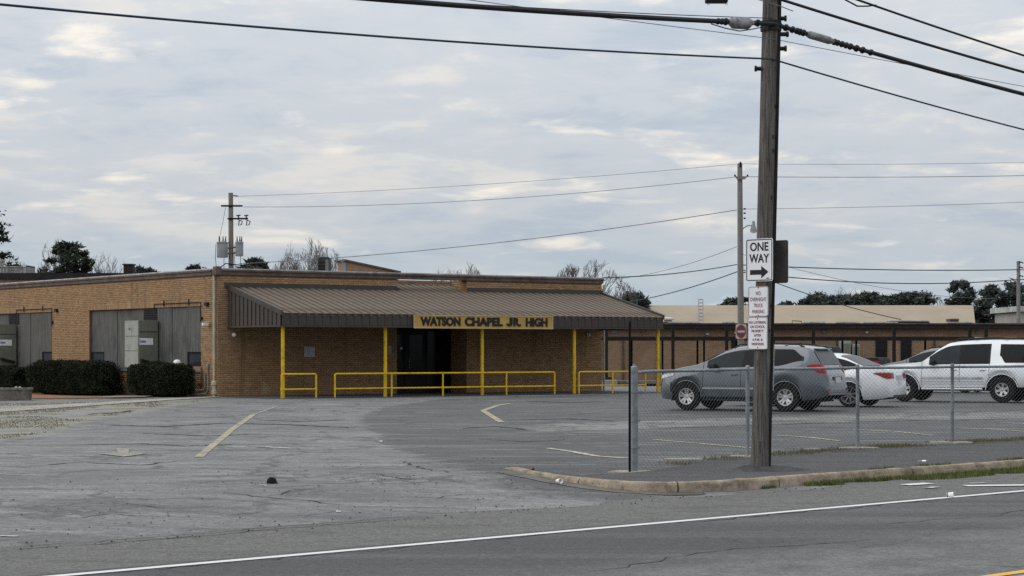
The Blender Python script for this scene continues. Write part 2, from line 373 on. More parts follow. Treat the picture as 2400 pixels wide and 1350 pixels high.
def wood(name, a, b, d):
    g = NT(name); n1 = g.noise(5, 6, .65, .3, g.vec((7, 7, .32))); n2 = g.noise(22, 4, .7, .2, g.vec((3, 3, .2)))
    c = g.mix(g.step(n1, .34, .66), col(*a), col(*b)); c = g.mix(g.step(n2, .57, .68), c, col(*d))
    g.bump(g.math('ADD', n1, n2), .8, .02); return g.fin(c, .9, 0, .25)
M['pole_wood'] = wood('pole_wood', (.060, .053, .048), (.158, .144, .132), (.014, .012, .011))
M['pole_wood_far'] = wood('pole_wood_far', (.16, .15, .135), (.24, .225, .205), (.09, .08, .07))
M['xfmr'] = mat('transformer_grey', (.20, .225, .24), (.27, .295, .31), 3, .5)
M['cable'] = mat('cable_black', (.012, .012, .013), (.02, .02, .022), 4, .55)
M['cable_blue'] = mat('cable_blue', (.012, .026, .042), (.02, .04, .06), 4, .5)
M['wire_grey'] = mat('wire_grey', (.12, .125, .13), (.17, .175, .18), 4, .5)
M['splice'] = mat('splice_grey', (.16, .16, .165), (.30, .30, .31), 6, .7, dirt=(.035, .035, .036), dscale=9)
M['sign_white'] = mat('sign_white', (.66, .67, .70), (.72, .73, .75), 2, .45)
M['sign_back'] = mat('sign_back', (.062, .055, .047), (.085, .076, .066), 3, .6)
M['sign_black'] = mat('sign_black', (.012, .013, .018), (.016, .018, .022), 3, .5)
M['sign_red'] = mat('sign_red', (.17, .035, .045), (.22, .06, .07), 9, .6)
M['stop_red'] = mat('stop_red', (.145, .03, .034), (.19, .055, .058), 5, .7)
M['gold'] = mat('gold_board', (.37, .235, .058), (.43, .28, .08), 3, .6)
M['gold_edge'] = mat('gold_edge', (.42, .32, .15), (.48, .37, .18), 3, .6)
M['tan_roof'] = mat('tan_roof', (.285, .236, .175), (.315, .262, .197), .5, .8, spec=.1)
M['grey_wall'] = mat('grey_wall', (.30, .29, .27), (.36, .35, .33), 1, .8)
M['leaf_hedge'] = mat('leaf_hedge', (.009, .013, .007), (.027, .033, .016), 2.5, .8, spec=.1)
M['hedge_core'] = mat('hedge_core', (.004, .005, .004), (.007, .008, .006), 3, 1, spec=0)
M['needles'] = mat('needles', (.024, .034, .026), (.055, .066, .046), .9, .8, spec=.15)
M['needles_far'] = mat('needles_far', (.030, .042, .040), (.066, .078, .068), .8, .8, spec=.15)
M['bark'] = mat('bark', (.06, .05, .042), (.10, .085, .072), 4, .9)
M['twig'] = mat('twig', (.10, .09, .086), (.15, .135, .128), 2, .9)
M['grass_blade'] = mat('grass_blade', (.060, .080, .020), (.125, .140, .04), 3, .8)
M['dry_grass'] = mat('dry_grass', (.105, .078, .042), (.165, .125, .068), 5, .9)
M['ac_dark'] = mat('ac_dark', (.03, .03, .033), (.05, .05, .055), 4, .5)
M['conc_planter'] = mat('conc_planter', (.12, .108, .094), (.20, .182, .16), 3, .95, 0, .5, dirt=(.045, .041, .034), dscale=2.5)
M['door_dark'] = mat('door_dark', (.010, .009, .010), (.015, .014, .016), 2, .6, spec=.2)
def glassy(name, c, rough=.08):
    g = NT(name); n = g.noise(2, 3); cc = g.mix(g.step(n, .3, .7), col(*c), col(*(k*1.35 for k in c)))
    return g.fin(cc, rough, 0, .12)
M['glass'] = glassy('dark_glass', (.006, .0065, .008)); M['glass_light'] = glassy('clear_glass', (.016, .021, .024)); M['glass_dusty'] = glassy('dusty_glass', (.09, .09, .094), .45)
M['pane'] = glassy('window_pane', (.018, .024, .034))
def carpaint(name, c, metal=.0, coat=.8, dust=(.25, .24, .22), amt=.25):
    g = NT(name); sepn = g.n('ShaderNodeSeparateXYZ'); g.t.links.new(g.tc.outputs['Object'], sepn.inputs[0])
    d = g.math('MULTIPLY', g.step(sepn.outputs[2], .75, .25), g.step(g.noise(3, 5, .6), .3, .7))      # road dust on the lower body
    cc = g.mix(g.math('MULTIPLY', d, amt), col(*c), col(*dust))
    fl = g.noise(260, 2); cc = g.mix(g.math('MULTIPLY', fl, .12), cc, col(*(min(1, k*1.5) for k in c)))
    g.b.inputs['Coat Weight'].default_value = 1.0; g.b.inputs['Coat Roughness'].default_value = .03
    return g.fin(cc, g.math('ADD', .32, g.math('MULTIPLY', d, .3)), metal, .5)
M['paint_grey'] = carpaint('paint_grey', (.066, .082, .097), .3); M['paint_white'] = carpaint('paint_white', (.62, .64, .66), 0, .6, (.45, .43, .4), .2)
M['paint_white2'] = carpaint('paint_white2', (.64, .66, .68), 0, .6, (.40, .38, .35), .25)
M['paint_black'] = mat('paint_black', (.010, .010, .011), (.016, .016, .017), 3, .55, spec=.12); M['paint_char'] = carpaint('paint_char', (.06, .062, .066), .3)
M['trim_black'] = mat('trim_black', (.018, .018, .019), (.028, .028, .03), 6, .6)
M['rim_silver'] = mat('rim_silver', (.42, .42, .43), (.52, .52, .53), 5, .35, .6); M['rim_dark'] = mat('rim_dark', (.16, .16, .165), (.22, .22, .225), 5, .35, .5)
M['under'] = mat('underbody', (.010, .010, .010), (.018, .018, .018), 5, .9)
M['lamp_red'] = glassy('lamp_red', (.24, .014, .014), .15); M['lamp_clear'] = glassy('lamp_clear', (.42, .43, .44), .12); M['lamp_amber'] = glassy('lamp_amber', (.45, .2, .08), .2)
M['chrome'] = mat('chrome', (.55, .56, .57), (.6, .61, .62), 5, .2, .9)
M['plate'] = mat('plate', (.50, .50, .52), (.58, .58, .6), 20, .5)

# ------------------------------------------------------------------ the ground
def sheet_grid(name, a0, a1, o0, o1, step, zf, m, attrs=None):
    na = int((a1-a0)/step)+1; no = int((o1-o0)/step)+1
    vs = []
    for j in range(no+1):
        o = o0+(o1-o0)*j/no
        for i in range(na+1):
            a = a0+(a1-a0)*i/na; p = ao(a, o); vs.append((p.x, p.y, zf(p.x, p.y)))
    fs = [(j*(na+1)+i, j*(na+1)+i+1, (j+1)*(na+1)+i+1, (j+1)*(na+1)+i) for j in range(no) for i in range(na)]
    me = bpy.data.meshes.new(name); me.from_pydata(vs, [], fs); me.materials.append(M[m])
    me.polygons.foreach_set('use_smooth', [True]*len(fs))
    for k, fn in (attrs or {}).items():
        at_ = me.attributes.new(k, 'FLOAT', 'POINT'); at_.data.foreach_set('value', [fn(q[0], q[1]) for q in vs])
    me.update(); return tag(link(name, me), kind='structure')
def sd_poly(pts):
    """signed distance (metres, positive inside) to a polygon given in world xy"""
    P = [(p[0], p[1]) for p in pts]; n = len(P)
    bx0 = min(p[0] for p in P)-3; bx1 = max(p[0] for p in P)+3; by0 = min(p[1] for p in P)-3; by1 = max(p[1] for p in P)+3
    def f(x, y):
        if x < bx0 or x > bx1 or y < by0 or y > by1: return -3.0
        d2 = 1e9; ins = False
        for i in range(n):
            x0, y0 = P[i]; x1, y1 = P[(i+1) % n]; ex, ey = x1-x0, y1-y0
            t = max(0, min(1, ((x-x0)*ex+(y-y0)*ey)/(ex*ex+ey*ey+1e-9)))
            dx, dy = x-x0-ex*t, y-y0-ey*t; d2 = min(d2, dx*dx+dy*dy)
            if (y0 > y) != (y1 > y) and x < (x1-x0)*(y-y0)/(y1-y0)+x0: ins = not ins
        d = math.sqrt(d2); return max(-3.0, min(3.0, d if ins else -d))
    return f
G2 = lambda *pp: [ground(*p) for p in pp]
dark_f = sd_poly(G2((1030, 936), (900, 953), (850, 976), (846, 1000), (888, 1022), (882, 1042), (960, 1060), (1060, 1088), (1150, 1112), (1190, 1128), (1400, 1150), (2700, 1090), (2700, 950), (2300, 920), (1500, 922)))
kerb_dark_f = sd_poly(G2((1090, 1085), (1185, 1128), (1260, 1150), (1400, 1172), (1560, 1176), (1560, 1140), (1500, 1120), (1490, 1050), (1280, 1035)))
light_f = sd_poly(G2((1215, 1001), (1250, 1012), (1480, 1006), (1800, 994), (2400, 980), (2800, 972), (2800, 958), (2400, 964), (1800, 976), (1480, 987), (1290, 992)))
verge_f = sd_poly([(-9.6, 66)]+[tuple(ground(*p)[:2]) for p in ((480, 942), (330, 967), (200, 990), (120, 1018), (0, 1034))]+[(-14, 33), (-30, 40), (-30, 64), (-16, 66)])
def hlot(x, y):
    o = x*RM.x+y*RM.y
    return hz(x, y)-.05*S(16.75, 16.05, o)+(.02*mnoise.noise((x*.8, y*.8, 6))+.012*mnoise.noise((x*2.6, y*2.6, 8)))*S(17.6, 16.4, o)
sheet_grid('parking_lot', -28, 112, 16.0, 110, .5, hlot, 'lot', {'dark': dark_f, 'kerb_dark': kerb_dark_f, 'light': light_f, 'verge': verge_f})
def plain(name, pts, z, m, kind='structure', parent=None):
    mb = MB(); mb.add([(p[0], p[1], z if not callable(z) else z(p[0], p[1])) for p in pts], [tuple(range(len(pts)))]); o = mb.build(name, m, parent, fix=False)
    if kind and parent is None: o['kind'] = kind
    return o
plain('ground', [(-1800, -600), (1800, -600), (1800, 2400), (-1800, 2400)], -.25, 'earth')
sheet_grid('road', -90, 190, 3.2, 14.42, 1.4, lambda x, y: 0.0, 'road', {'across': lambda x, y: x*RM.x+y*RM.y})
ROAD = bpy.data.objects['road']; LOT = bpy.data.objects['parking_lot']
plain('road_verge', [ao(-90, -30), ao(190, -30), ao(190, 3.3), ao(-90, 3.3)], -.03, 'earth')
sheet_grid('shoulder', -90, 190, 14.40, 16.9, .6, lambda x, y: -.006+.012*mnoise.noise((x*.7, y*.7, 0)), 'shoulder')
def strip(name, m, pts, wd, parent, dz=.008, zf=hz, seg=.35):
    """painted line along a polyline in world xy"""
    P = [Vector((p[0], p[1])) for p in pts]; Q = []
    for i in range(len(P)-1):
        k = max(1, int((P[i+1]-P[i]).length/seg))
        Q += [P[i].lerp(P[i+1], j/k) for j in range(k)]
    Q.append(P[-1]); mb = MB(); vs = []
    for i, q in enumerate(Q):
        d = (Q[min(i+1, len(Q)-1)]-Q[max(i-1, 0)]).normalized(); n = Vector((-d.y, d.x))*(wd/2)
        jit = 1+.12*mnoise.noise((q.x*3, q.y*3, 0))
        for s_ in (-1, 1):
            p = q+n*s_*jit; vs.append((p.x, p.y, zf(p.x, p.y)+dz))
    mb.add(vs, [(2*i, 2*i+2, 2*i+3, 2*i+1) for i in range(len(Q)-1)]); return mb.build(name, m, parent, fix=False)
z0f = lambda x, y: 0.0
strip('edge_line', 'white_paint', [ao(-90, 14.2), ao(190, 14.2)], .125, ROAD, .005, z0f, 1.0)
for oo in (9.03, 8.82): strip('centre_line', 'centre_yellow', [ao(-90, oo), ao(190, oo)], .11, ROAD, .005, z0f, 1.0)
gl = lambda *pp: [ground(*p) for p in pp]
strip('stall_line', 'yellow_worn', gl((592, 973), (540, 1010), (466, 1072)), .14, LOT)
strip('stall_line', 'yellow_faint', gl((650, 952), (592, 973)), .10, LOT)
strip('stall_line', 'yellow_worn', gl((1195, 946), (1165, 951), (1132, 963)), .16, LOT)
strip('stall_line', 'yellow_worn', gl((1132, 963), (1175, 990)), .16, LOT)
strip('stall_line', 'cream_worn', gl((1284, 1051), (1340, 1059), (1400, 1070), (1475, 1075)), .13, LOT)
strip('stall_line', 'cream_worn', gl((1534, 1031), (1650, 1041), (1765, 1051)), .10, LOT)
strip('stall_line', 'cream_worn', gl((1822, 1021), (1900, 1026), (1968, 1034)), .10, LOT)
strip('stall_line', 'cream_worn', gl((1990, 1007), (2100, 1012), (2186, 1021)), .10, LOT)
strip('stall_line', 'cream_worn', gl((2240, 1004), (2320, 1006), (2400, 1012)), .10, LOT)
strip('stall_line', 'white_worn', gl((2345, 991), (2450, 996)), .10, LOT)
strip('stall_line', 'yellow_faint', gl((1340, 971), (1410, 966)), .12, LOT)
strip('stall_line', 'yellow_faint', gl((1180, 967), (1460, 962)), .10, LOT)
strip('stall_line', 'white_worn', gl((530, 1048), (600, 1047), (692, 1052)), .14, LOT)
strip('stall_line', 'white_worn', gl((0, 1257), (42, 1258)), .08, LOT)
zs = lambda x, y: -.006+.012*mnoise.noise((x*.7, y*.7, 0))
SH = bpy.data.objects['shoulder']
strip('shoulder_mark', 'white_paint', [ground(2120, 1137), ground(2178, 1134)], .20, SH, .012, zs)
strip('shoulder_mark', 'white_worn', [ground(2172, 1144), ground(2195, 1141)], .12, SH, .012, zs)
strip('shoulder_mark', 'white_paint', [ground(2262, 1139), ground(2420, 1137)], .22, SH, .012, zs)
strip('shoulder_mark', 'white_worn', [ground(2270, 1134), ground(2310, 1132)], .10, SH, .012, zs)
# arrow pointing at the road
ap = [ground(*p) for p in ((272, 1052.5), (304, 1052.5), (301, 1062), (349, 1063.5), (306, 1069.5), (290, 1071.5), (274, 1069.5), (228, 1064), (276, 1062))]
MB().add([(p.x, p.y, hz(p.x, p.y)+.010) for p in ap], [(0, 8, 2, 1), (8, 7, 6, 5, 4, 3, 2)]).build('lane_arrow', 'yellow_faint', LOT, fix=False)

def crack(pts, wd, parent, zf=None, seed=0, dz=.005, raw=False):
    """open crack, broken seam or shaded dip: a jagged, unevenly wide strip"""
    P = [Vector(p[:2]) if raw else ground(*p).xy for p in pts]; Q = []; rr = random.Random(seed)
    for i in range(len(P)-1):
        k = max(2, int((P[i+1]-P[i]).length/.16))
        Q += [P[i].lerp(P[i+1], j/k) for j in range(k)]
    Q.append(P[-1]); vs = []; zf = zf or hz
    for i, q in enumerate(Q):
        d = (Q[min(i+1, len(Q)-1)]-Q[max(i-1, 0)]).normalized(); n = Vector((-d.y, d.x)); c = q+n*(rr.gauss(0, .035)+.12*mnoise.noise((q.x*.9, q.y*.9, seed)))
        w_ = wd*.68*max(.12, rr.uniform(.2, 1.2)*min(1, i/3, (len(Q)-1-i)/3)+.1)
        for s_ in (-1, 1): p = c+n*s_*w_/2; vs.append((p.x, p.y, zf(p.x, p.y)+dz))
    MB().add(vs, [(2*i, 2*i+2, 2*i+3, 2*i+1) for i in range(len(Q)-1)]).build('crack', 'crack_dark', parent, fix=False)
M['crack_dark'] = mat('crack_dark', (.034, .033, .032), (.056, .054, .052), 6, .95, spec=.1)
for i, (pts, wd) in enumerate((([(520, 1152), (600, 1163), (700, 1172), (820, 1186)], .05), ([(640, 1166), (680, 1150), (760, 1143)], .04), ([(880, 1110), (960, 1124), (1040, 1128)], .05), ([(60, 1092), (200, 1084), (330, 1090), (440, 1080)], .09),
        ([(170, 1044), (330, 1040), (440, 1046), (560, 1040)], .14), ([(340, 1016), (480, 1022), (620, 1018)], .20), ([(230, 996), (380, 1000), (520, 992), (690, 996), (830, 1003)], .30), ([(600, 985), (700, 988), (830, 984)], .30), ([(822, 1026), (872, 1028)], .30),  # wide far strips: patch edges and the shade of dips, drawn dark
        ([(300, 1178), (380, 1190), (520, 1186)], .035), ([(1010, 1170), (1080, 1158), (1170, 1160)], .04), ([(700, 1210), (780, 1200), (900, 1205)], .035), ([(1080, 1005), (1160, 1000), (1240, 1008)], .28), ([(1180, 985), (1330, 982), (1460, 988)], .24), ([(1230, 940), (1330, 944), (1420, 941)], .4),
        ([(200, 972), (290, 966), (300, 962)], .35), ([(1120, 1030), (1240, 1036), (1330, 1030)], .12), ([(940, 1080), (1000, 1100), (1080, 1112)], .05), ([(130, 1220), (260, 1204), (420, 1215)], .03), ([(1880, 1042), (1960, 1046), (2040, 1040)], .08), ([(1540, 1004), (1700, 1000), (1900, 992), (2140, 986), (2400, 983)], .16))):
    crack(pts, wd, LOT, None, i)
crack([ao(5, 16.36), ao(9, 16.33), ao(12.5, 16.42), ao(14.5, 16.5)], .055, LOT, lambda x, y: max(hlot(x, y), 0)+.01, 40, .006, True)
crack([ao(16, 14.06), ao(22, 14.08), ao(28, 14.05), ao(36, 14.09)], .05, ROAD, z0f, 41, .004, True)
crack([ao(2, 14.05), ao(9, 14.08), ao(15, 14.04)], .03, ROAD, z0f, 42, .004, True)
crack([ao(12, 11.4), ao(14, 11.9), ao(16, 11.6)], .03, ROAD, z0f, 43, .004, True)
crack([ao(17, 12.6), ao(19, 12.3), ao(21.5, 12.7)], .025, ROAD, z0f, 44, .004, True)

# kerb, gutter, asphalt footway
kp = [(20.32, 21.15), (20.10, 20.75), (19.62, 19.8), (19.28, 18.8), (19.12, 18.0), (19.12, 17.55), (19.28, 17.18), (19.62, 16.97), (20.2, 16.90), (21.2, 16.90)]
while kp[-1][0] < 70: kp.append((kp[-1][0]+1.5, 16.90+.02*math.sin(kp[-1][0])))
def resample(P, st):
    P = [Vector(p) for p in P]; out = [P[0]]; 
    for i in range(len(P)-1):
        k = max(1, int(round((P[i+1]-P[i]).length/st)))
        out += [P[i].lerp(P[i+1], (j+1)/k) for j in range(k)]
    return out
KP = resample(kp, .18)
kerb = thing('kerb', None, None, (0, 0, 0)); kerb['kind'] = 'structure'
prof = [(-.08, -.12), (-.075, .095), (-.05, .13), (.0, .14), (.055, .137), (.075, .125), (.08, -.12)]   # (towards footway +, z)
L_acc = 0; cuts = [1.25, 2.75, 4.35, 6.2]; seg = []; segs = []
for i, p in enumerate(KP):
    if i: L_acc += (KP[i]-KP[i-1]).length
    seg.append((p, L_acc))
    if (cuts and L_acc > cuts[0]):
        segs.append(seg); seg = [(p, L_acc)]; cuts.pop(0)
        if not cuts and L_acc < 45: cuts = [L_acc+3.0]
segs.append(seg)
for sgi, sg in enumerate(segs):
    if len(sg) < 2: continue
    mb = MB(); vs = []; n = len(prof)
    for i, (p, la) in enumerate(sg):
        q0 = sg[max(0, i-1)][0]; q1 = sg[min(len(sg)-1, i+1)][0]; d = (q1-q0).normalized(); nn = Vector((-d.y, d.x))
        off = 0
        if i == 0: p = p+d*.012
        if i == len(sg)-1: p = p-d*.012
        low = .05*S(.7, 0, la)
        for (k, z) in prof:
            wp = p+nn*k+nn*.008*mnoise.noise((la*2, z*6, k*9)); xy = ao(wp.x, wp.y)
            vs.append((xy.x, xy.y, z-low*(z > 0)+.010*mnoise.noise((la*3, k*20, 5))+.02*S(19, 20.7, wp.y)))
    fs = [(i*n+j, i*n+j+1, (i+1)*n+j+1, (i+1)*n+j) for i in range(len(sg)-1) for j in range(n-1)]
    fs += [tuple(range(n)), tuple((len(sg)-1)*n+j for j in range(n-1, -1, -1))]
    mb.add(vs, fs).build('kerb_stone', 'kerb', kerb, smooth=40)
# gutter strip along the turned part of the kerb
gp = [Vector(p) for p in ((19.62, 20.3), (19.40, 19.85), (19.06, 18.8), (18.9, 18.0), (18.9, 17.4), (19.1, 16.95), (19.5, 16.72))]
gw = [ao(p.x, p.y) for p in gp]
strip('gutter', 'gutter', gw, .36, None, .006, lambda x, y: max(hz(x, y), zs(x, y)), .2)['kind'] = 'structure'
# footway sheet between kerb and fence
foot_v = []; foot_f = []
fk = [p for p in KP]
for i, p in enumerate(fk):
    d = (fk[min(i+1, len(fk)-1)]-fk[max(0, i-1)]).normalized(); nn = Vector((-d.y, d.x)); q = p+nn*.083
    la = p.x
    far = Vector((max(la, 20.35)+.02*i*.0, 18.95+1.65*S(20.4, 25.5, max(la, 20.35))))
    if p.y > 18.9: far = q+nn*.3
    for t in (0, .33, .66, 1):
        w2 = q.lerp(far, t); xy = ao(w2.x, w2.y)
        z = (.125*(1-t)+t*max(.13, hz(xy.x, xy.y)+.012))+.012*mnoise.noise((xy.x*.8, xy.y*.8, 1))*(t > 0)
        foot_v.append((xy.x, xy.y, max(z, hz(xy.x, xy.y)+.006)))
foot_f = [(i*4+j, i*4+j+1, (i+1)*4+j+1, (i+1)*4+j) for i in range(len(fk)-1) for j in range(3)]
MB().add(foot_v, foot_f).build('footway', 'sidewalk', smooth=True)['kind'] = 'structure'
# left-hand bed, walk and slab
CORN = Vector((-10.06, 70.0)); U = Vector((.8176, .5757)); V = Vector((-.5757, .8176)); ZF = .2
def bl(x, y): p = CORN+U*x+V*y; return (p.x, p.y)
hz2 = lambda d: (lambda x, y: hz(x, y)+d)
def patch(name, m, pts, dz, n=14):
    """four-cornered sheet that follows the ground"""
    a, b, c, d = [Vector(p[:2]) for p in pts]; mb = MB(); vs = []
    for j in range(n+1):
        for i in range(n+1):
            p = a.lerp(b, i/n).lerp(d.lerp(c, i/n), j/n); vs.append((p.x, p.y, hz(p.x, p.y)+dz))
    mb.add(vs, [(j*(n+1)+i, j*(n+1)+i+1, (j+1)*(n+1)+i+1, (j+1)*(n+1)+i) for j in range(n) for i in range(n)])
    o = mb.build(name, m, fix=False); o['kind'] = 'structure'; return o
patch('planting_bed', 'mulch', [bl(-6.5, 26), bl(-6.0, 9), bl(-1.1, .8), bl(-.02, 26)][0:1]+[bl(-3.9, 5), bl(-.05, .6), bl(-.05, 26)], .02)
w0 = ground(-60, 960); w1 = ground(-60, 970)
patch('front_walk', 'concrete', [w1, bl(-.2, -.7), bl(-.3, -.02), w0], .014)
patch('service_slab', 'concrete', [bl(-3.2, 2.6), bl(-2.2, 1.2), bl(-1.6, 1.7), bl(-2.4, 3.2)], .06)
patch('canopy_slab', 'sidewalk', [bl(.0, -3.9), bl(17, -3.9), bl(17, -.02), bl(.0, -.02)], .012)
# ------------------------------------------------------------------ the school building (local frame: x along the front, y to the back, corner at 0,0)
BROT = math.atan2(U.y, U.x)
HT = 4.37; LEN = 16.56; DEP = 27.0
school = thing('school_building', 'long tan brick school building with flat roof, brown canopy and boarded windows', 'building', (CORN.x, CORN.y, ZF), BROT)
AL0, AL1, ALD = 7.20, 10.25, 1.05          # entrance alcove
OPEN_L = [(1.23, 10.75, .88, 3.11), (14.4, 23.9, .88, 3.11)]
mb = MB(); T = .3
# front wall (two lengths either side of the alcove) and left wall built round its openings
mb.box(.0, AL0, 0, T, -.4, HT-.2); mb.box(AL1, LEN, 0, T, -.4, HT-.2)
y = T
for s0, s1, z0, z1 in OPEN_L:
    mb.box(0, T, y, s0, -.4, HT-.2); mb.box(0, T, s0, s1, -.4, z0); mb.box(0, T, s0, s1, z1, HT-.2); y = s1
mb.box(0, T, y, DEP, -.4, HT-.2)
mb.box(LEN-T, LEN, T, DEP, -.4, HT-.2); mb.box(T, LEN-T, DEP-T, DEP, -.4, HT-.2)
# alcove returns, back wall and ceiling
mb.box(AL0-T, AL0, T, ALD, -.4, HT-.2); mb.box(AL1, AL1+T, T, ALD, -.4, HT-.2)
mb.box(AL0, AL1, ALD+.004, ALD+T, 2.62, HT-.2)
mb.build('wall', 'mortar', school)
MB().box(T, LEN-T, ALD+T, DEP-T, HT-.45, HT-.3).box(T, AL0-T, T, ALD+T, HT-.45, HT-.3).box(AL1+T, LEN-T, T, ALD+T, HT-.45, HT-.3).build('flat_roof', 'roofing', school)
def bricks(ux, n, length, z0, z1, skip, base, seed):
    """stretcher bricks standing 12 mm proud of the wall face; ux/n = axis along the wall / outward"""
    rnd = random.Random(seed); mb = MB(); ph = .068; pl = .203; bh = .056; blen = .192; dep = .013
    k = 0; z = z0
    while z+bh < z1:
        x = -(.5*pl if k % 2 else 0)
        while x < length:
            a = max(x, 0.002); b = min(x+blen, length-.002); zc = z+bh/2
            cuts = [(a, b)]
            for s0, s1, q0, q1 in skip:
                if q0 < zc < q1:
                    nc = []
                    for (p, q) in cuts:
                        if q <= s0 or p >= s1: nc.append((p, q))
                        else:
                            if p < s0: nc.append((p, s0-.003))
                            if q > s1: nc.append((s1+.003, q))
                    cuts = nc
            for (p, q) in cuts:
                if q-p < .03: continue
                d = dep+rnd.uniform(-.003, .004); j = rnd.uniform(-.002, .002)
                P0 = base+ux*p; P1 = base+ux*q
                o1 = n*d; e = .0
                v = [P0+Vector((0, 0, z+j)), P1+Vector((0, 0, z+j)), P1+Vector((0, 0, z+bh+j)), P0+Vector((0, 0, z+bh+j))]
                mb.add(v+[q_+o1 for q_ in v], [(4, 5, 6, 7), (0, 1, 5, 4), (1, 2, 6, 5), (2, 3, 7, 6), (3, 0, 4, 7)])
            x += pl
        z += ph; k += 1
    return mb
X3, Y3, Z3 = Vector((1, 0, 0)), Vector((0, 1, 0)), Vector((0, 0, 1))
sk = []
for s0, s1, z0, z1 in OPEN_L: sk += [(s0, s1, z0, z1), (s0-.1, s1+.1, z1, z1+.21)]
WALL = [c for c in school.children if c.name.startswith('wall')][0]
o = bricks(Y3, -X3, DEP-.5, -.1, HT-.2, sk, Vector((0, 0, 0)), 1).build('brick_courses', 'brick', WALL, fix=False); o['kind'] = 'stuff'
o = bricks(X3, -Y3, LEN, -.1, HT-.2, [(AL0, AL1, -1, 9)], Vector((0, 0, 0)), 2).build('brick_courses', 'brick', WALL, fix=False); o['kind'] = 'stuff'
o = bricks(Y3, -X3, ALD, -.1, HT-.2, [], Vector((AL1, 0, 0)), 3).build('brick_courses', 'brick', WALL, fix=False); o['kind'] = 'stuff'
o = bricks(X3, -Y3, AL1-AL0, 2.66, HT-.2, [], Vector((AL0, ALD+.004, 0)), 4).build('brick_courses', 'brick', WALL, fix=False); o['kind'] = 'stuff'
mb = MB(); rnd = random.Random(4)
for s0, s1, z0, z1 in OPEN_L:                     # soldier course over each opening
    yy = s0-.1
    while yy < s1+.04:
        d = .013+rnd.uniform(-.002, .003); mb.box(-d, 0, yy, yy+.057, z1+.012, z1+.2); yy += .068
o = mb.build('soldier_course', 'brick', WALL, fix=False); o['kind'] = 'stuff'
# coping, built as stepped lengths round the roof edge
def coping(name, x0, x1, y0, y1, ax):
    mb = MB()
    if ax == 'x': mb.box(x0, x1, y0-.05, y0+.33, HT-.2, HT-.075); mb.box(x0, x1, y0-.09, y0+.37, HT-.075, HT-.012)
    else: mb.box(x0-.05, x0+.33, y0, y1, HT-.2, HT-.075); mb.box(x0-.09, x0+.37, y0, y1, HT-.075, HT-.012)
    o = mb.build('coping', 'trim_brown', school)
    mb = MB()
    if ax == 'x': mb.box(x0, x1, y0-.06, y0+.34, HT-.012, HT+.03)
    else: mb.box(x0-.06, x0+.34, y0, y1, HT-.012, HT+.03)
    mb.build('drip_edge', 'trim_pale', o)
for k in range(6):
    coping('coping', -.05+k*2.77+.004, -.05+(k+1)*2.77-.004+(.05 if k == 5 else 0), 0, 0, 'x')
for k in range(9): coping('coping', 0, 0, .375+k*2.94+.004, .375+(k+1)*2.94-.004, 'y')
for k in range(9): coping('coping', LEN-.27, 0, .375+k*2.94+.004, .375+(k+1)*2.94-.004, 'y')
coping('coping', .4, LEN-.4, DEP-.3, 0, 'x')
MB().bbox(-.14, .10, -.13, .12, HT-.23, HT+.09, .05).build('corner_cap', 'trim_brown', school)
# boarded openings of the left wall: each board panel, louvre and small window
for oi, (s0, s1, z0, z1) in enumerate(OPEN_L):
    n = 8; wd = (s1-s0)/n
    for k in range(n):
        a = s0+k*wd; b = a+wd; rec = .07+(.02 if k % 2 else 0)-(.045 if k < 4 else 0)
        zz0 = z0
        if k in (0, n-1): zz0 = 1.52          # small window below the board
        lou = (k == 3)
        zz1 = z1 if not lou else 2.66
        MB().bbox(rec, rec+.03, a+.006, b-.006, zz0+.005, zz1-.01, .004).build('board_panel', 'board', school)
        if lou:
            f = MB().box(.05, .13, a, b, 2.665, z1-.005).build('louvre', 'louvre', school)
            for q in range(5): MB().box(.02, .05, a+.03, b-.03, 2.69+q*.085, 2.74+q*.085).build('louvre_blade', 'louvre', f)
        if k in (0, n-1):
            f = MB()
            zt, zb_ = 1.51, 1.03
            f.box(.06, .12, a, a+.05, zb_, zt).box(.06, .12, b-.05, b, zb_, zt).box(.06, .12, a+.05, b-.05, zt-.05, zt).box(.06, .12, a+.05, b-.05, zb_, zb_+.05)
            f = f.build('window', 'dark_steel', school); MB().box(.085, .10, a+.05, b-.05, zb_+.05, zt-.05).build('pane', 'pane', f)
            MB().box(.05, .16, a, b, z0, zb_-.004).build('spandrel', 'brick_far', f)
    MB().box(.2, .25, s0, s1, z0, z1).build('opening_back', 'black', school)
    MB().bbox(-.05, .25, s0-.02, s1+.02, z0-.07, z0-.002, .01).build('window_sill', 'conc_planter', school)
    # angle-iron hanger over the near boards
    MB().tube([(-.04, s0-.02, z1-.55), (-.04, s0-.02, z1+.14), (-.04, s0+3.7, z1+.14), (-.04, s0+3.7, z1-.02)], .016, 6).build('hanger_rail', 'dark_steel', school)
    for q in (.9, 2.9): MB().box(-.05, -.015, s0+q, s0+q+.03, z1+.05, z1+.27).build('hanger_bracket', 'dark_steel', school)
    MB().bbox(-.11, -.014, s0-.62, s0-.40, z1+.00, z1+.13, .01).build('wall_light', 'black', school)
    MB().bbox(-.09, -.014, s0-.14, s0-.05, z1-.47, z1-.36, .02).build('door_bell_box', 'black', school)
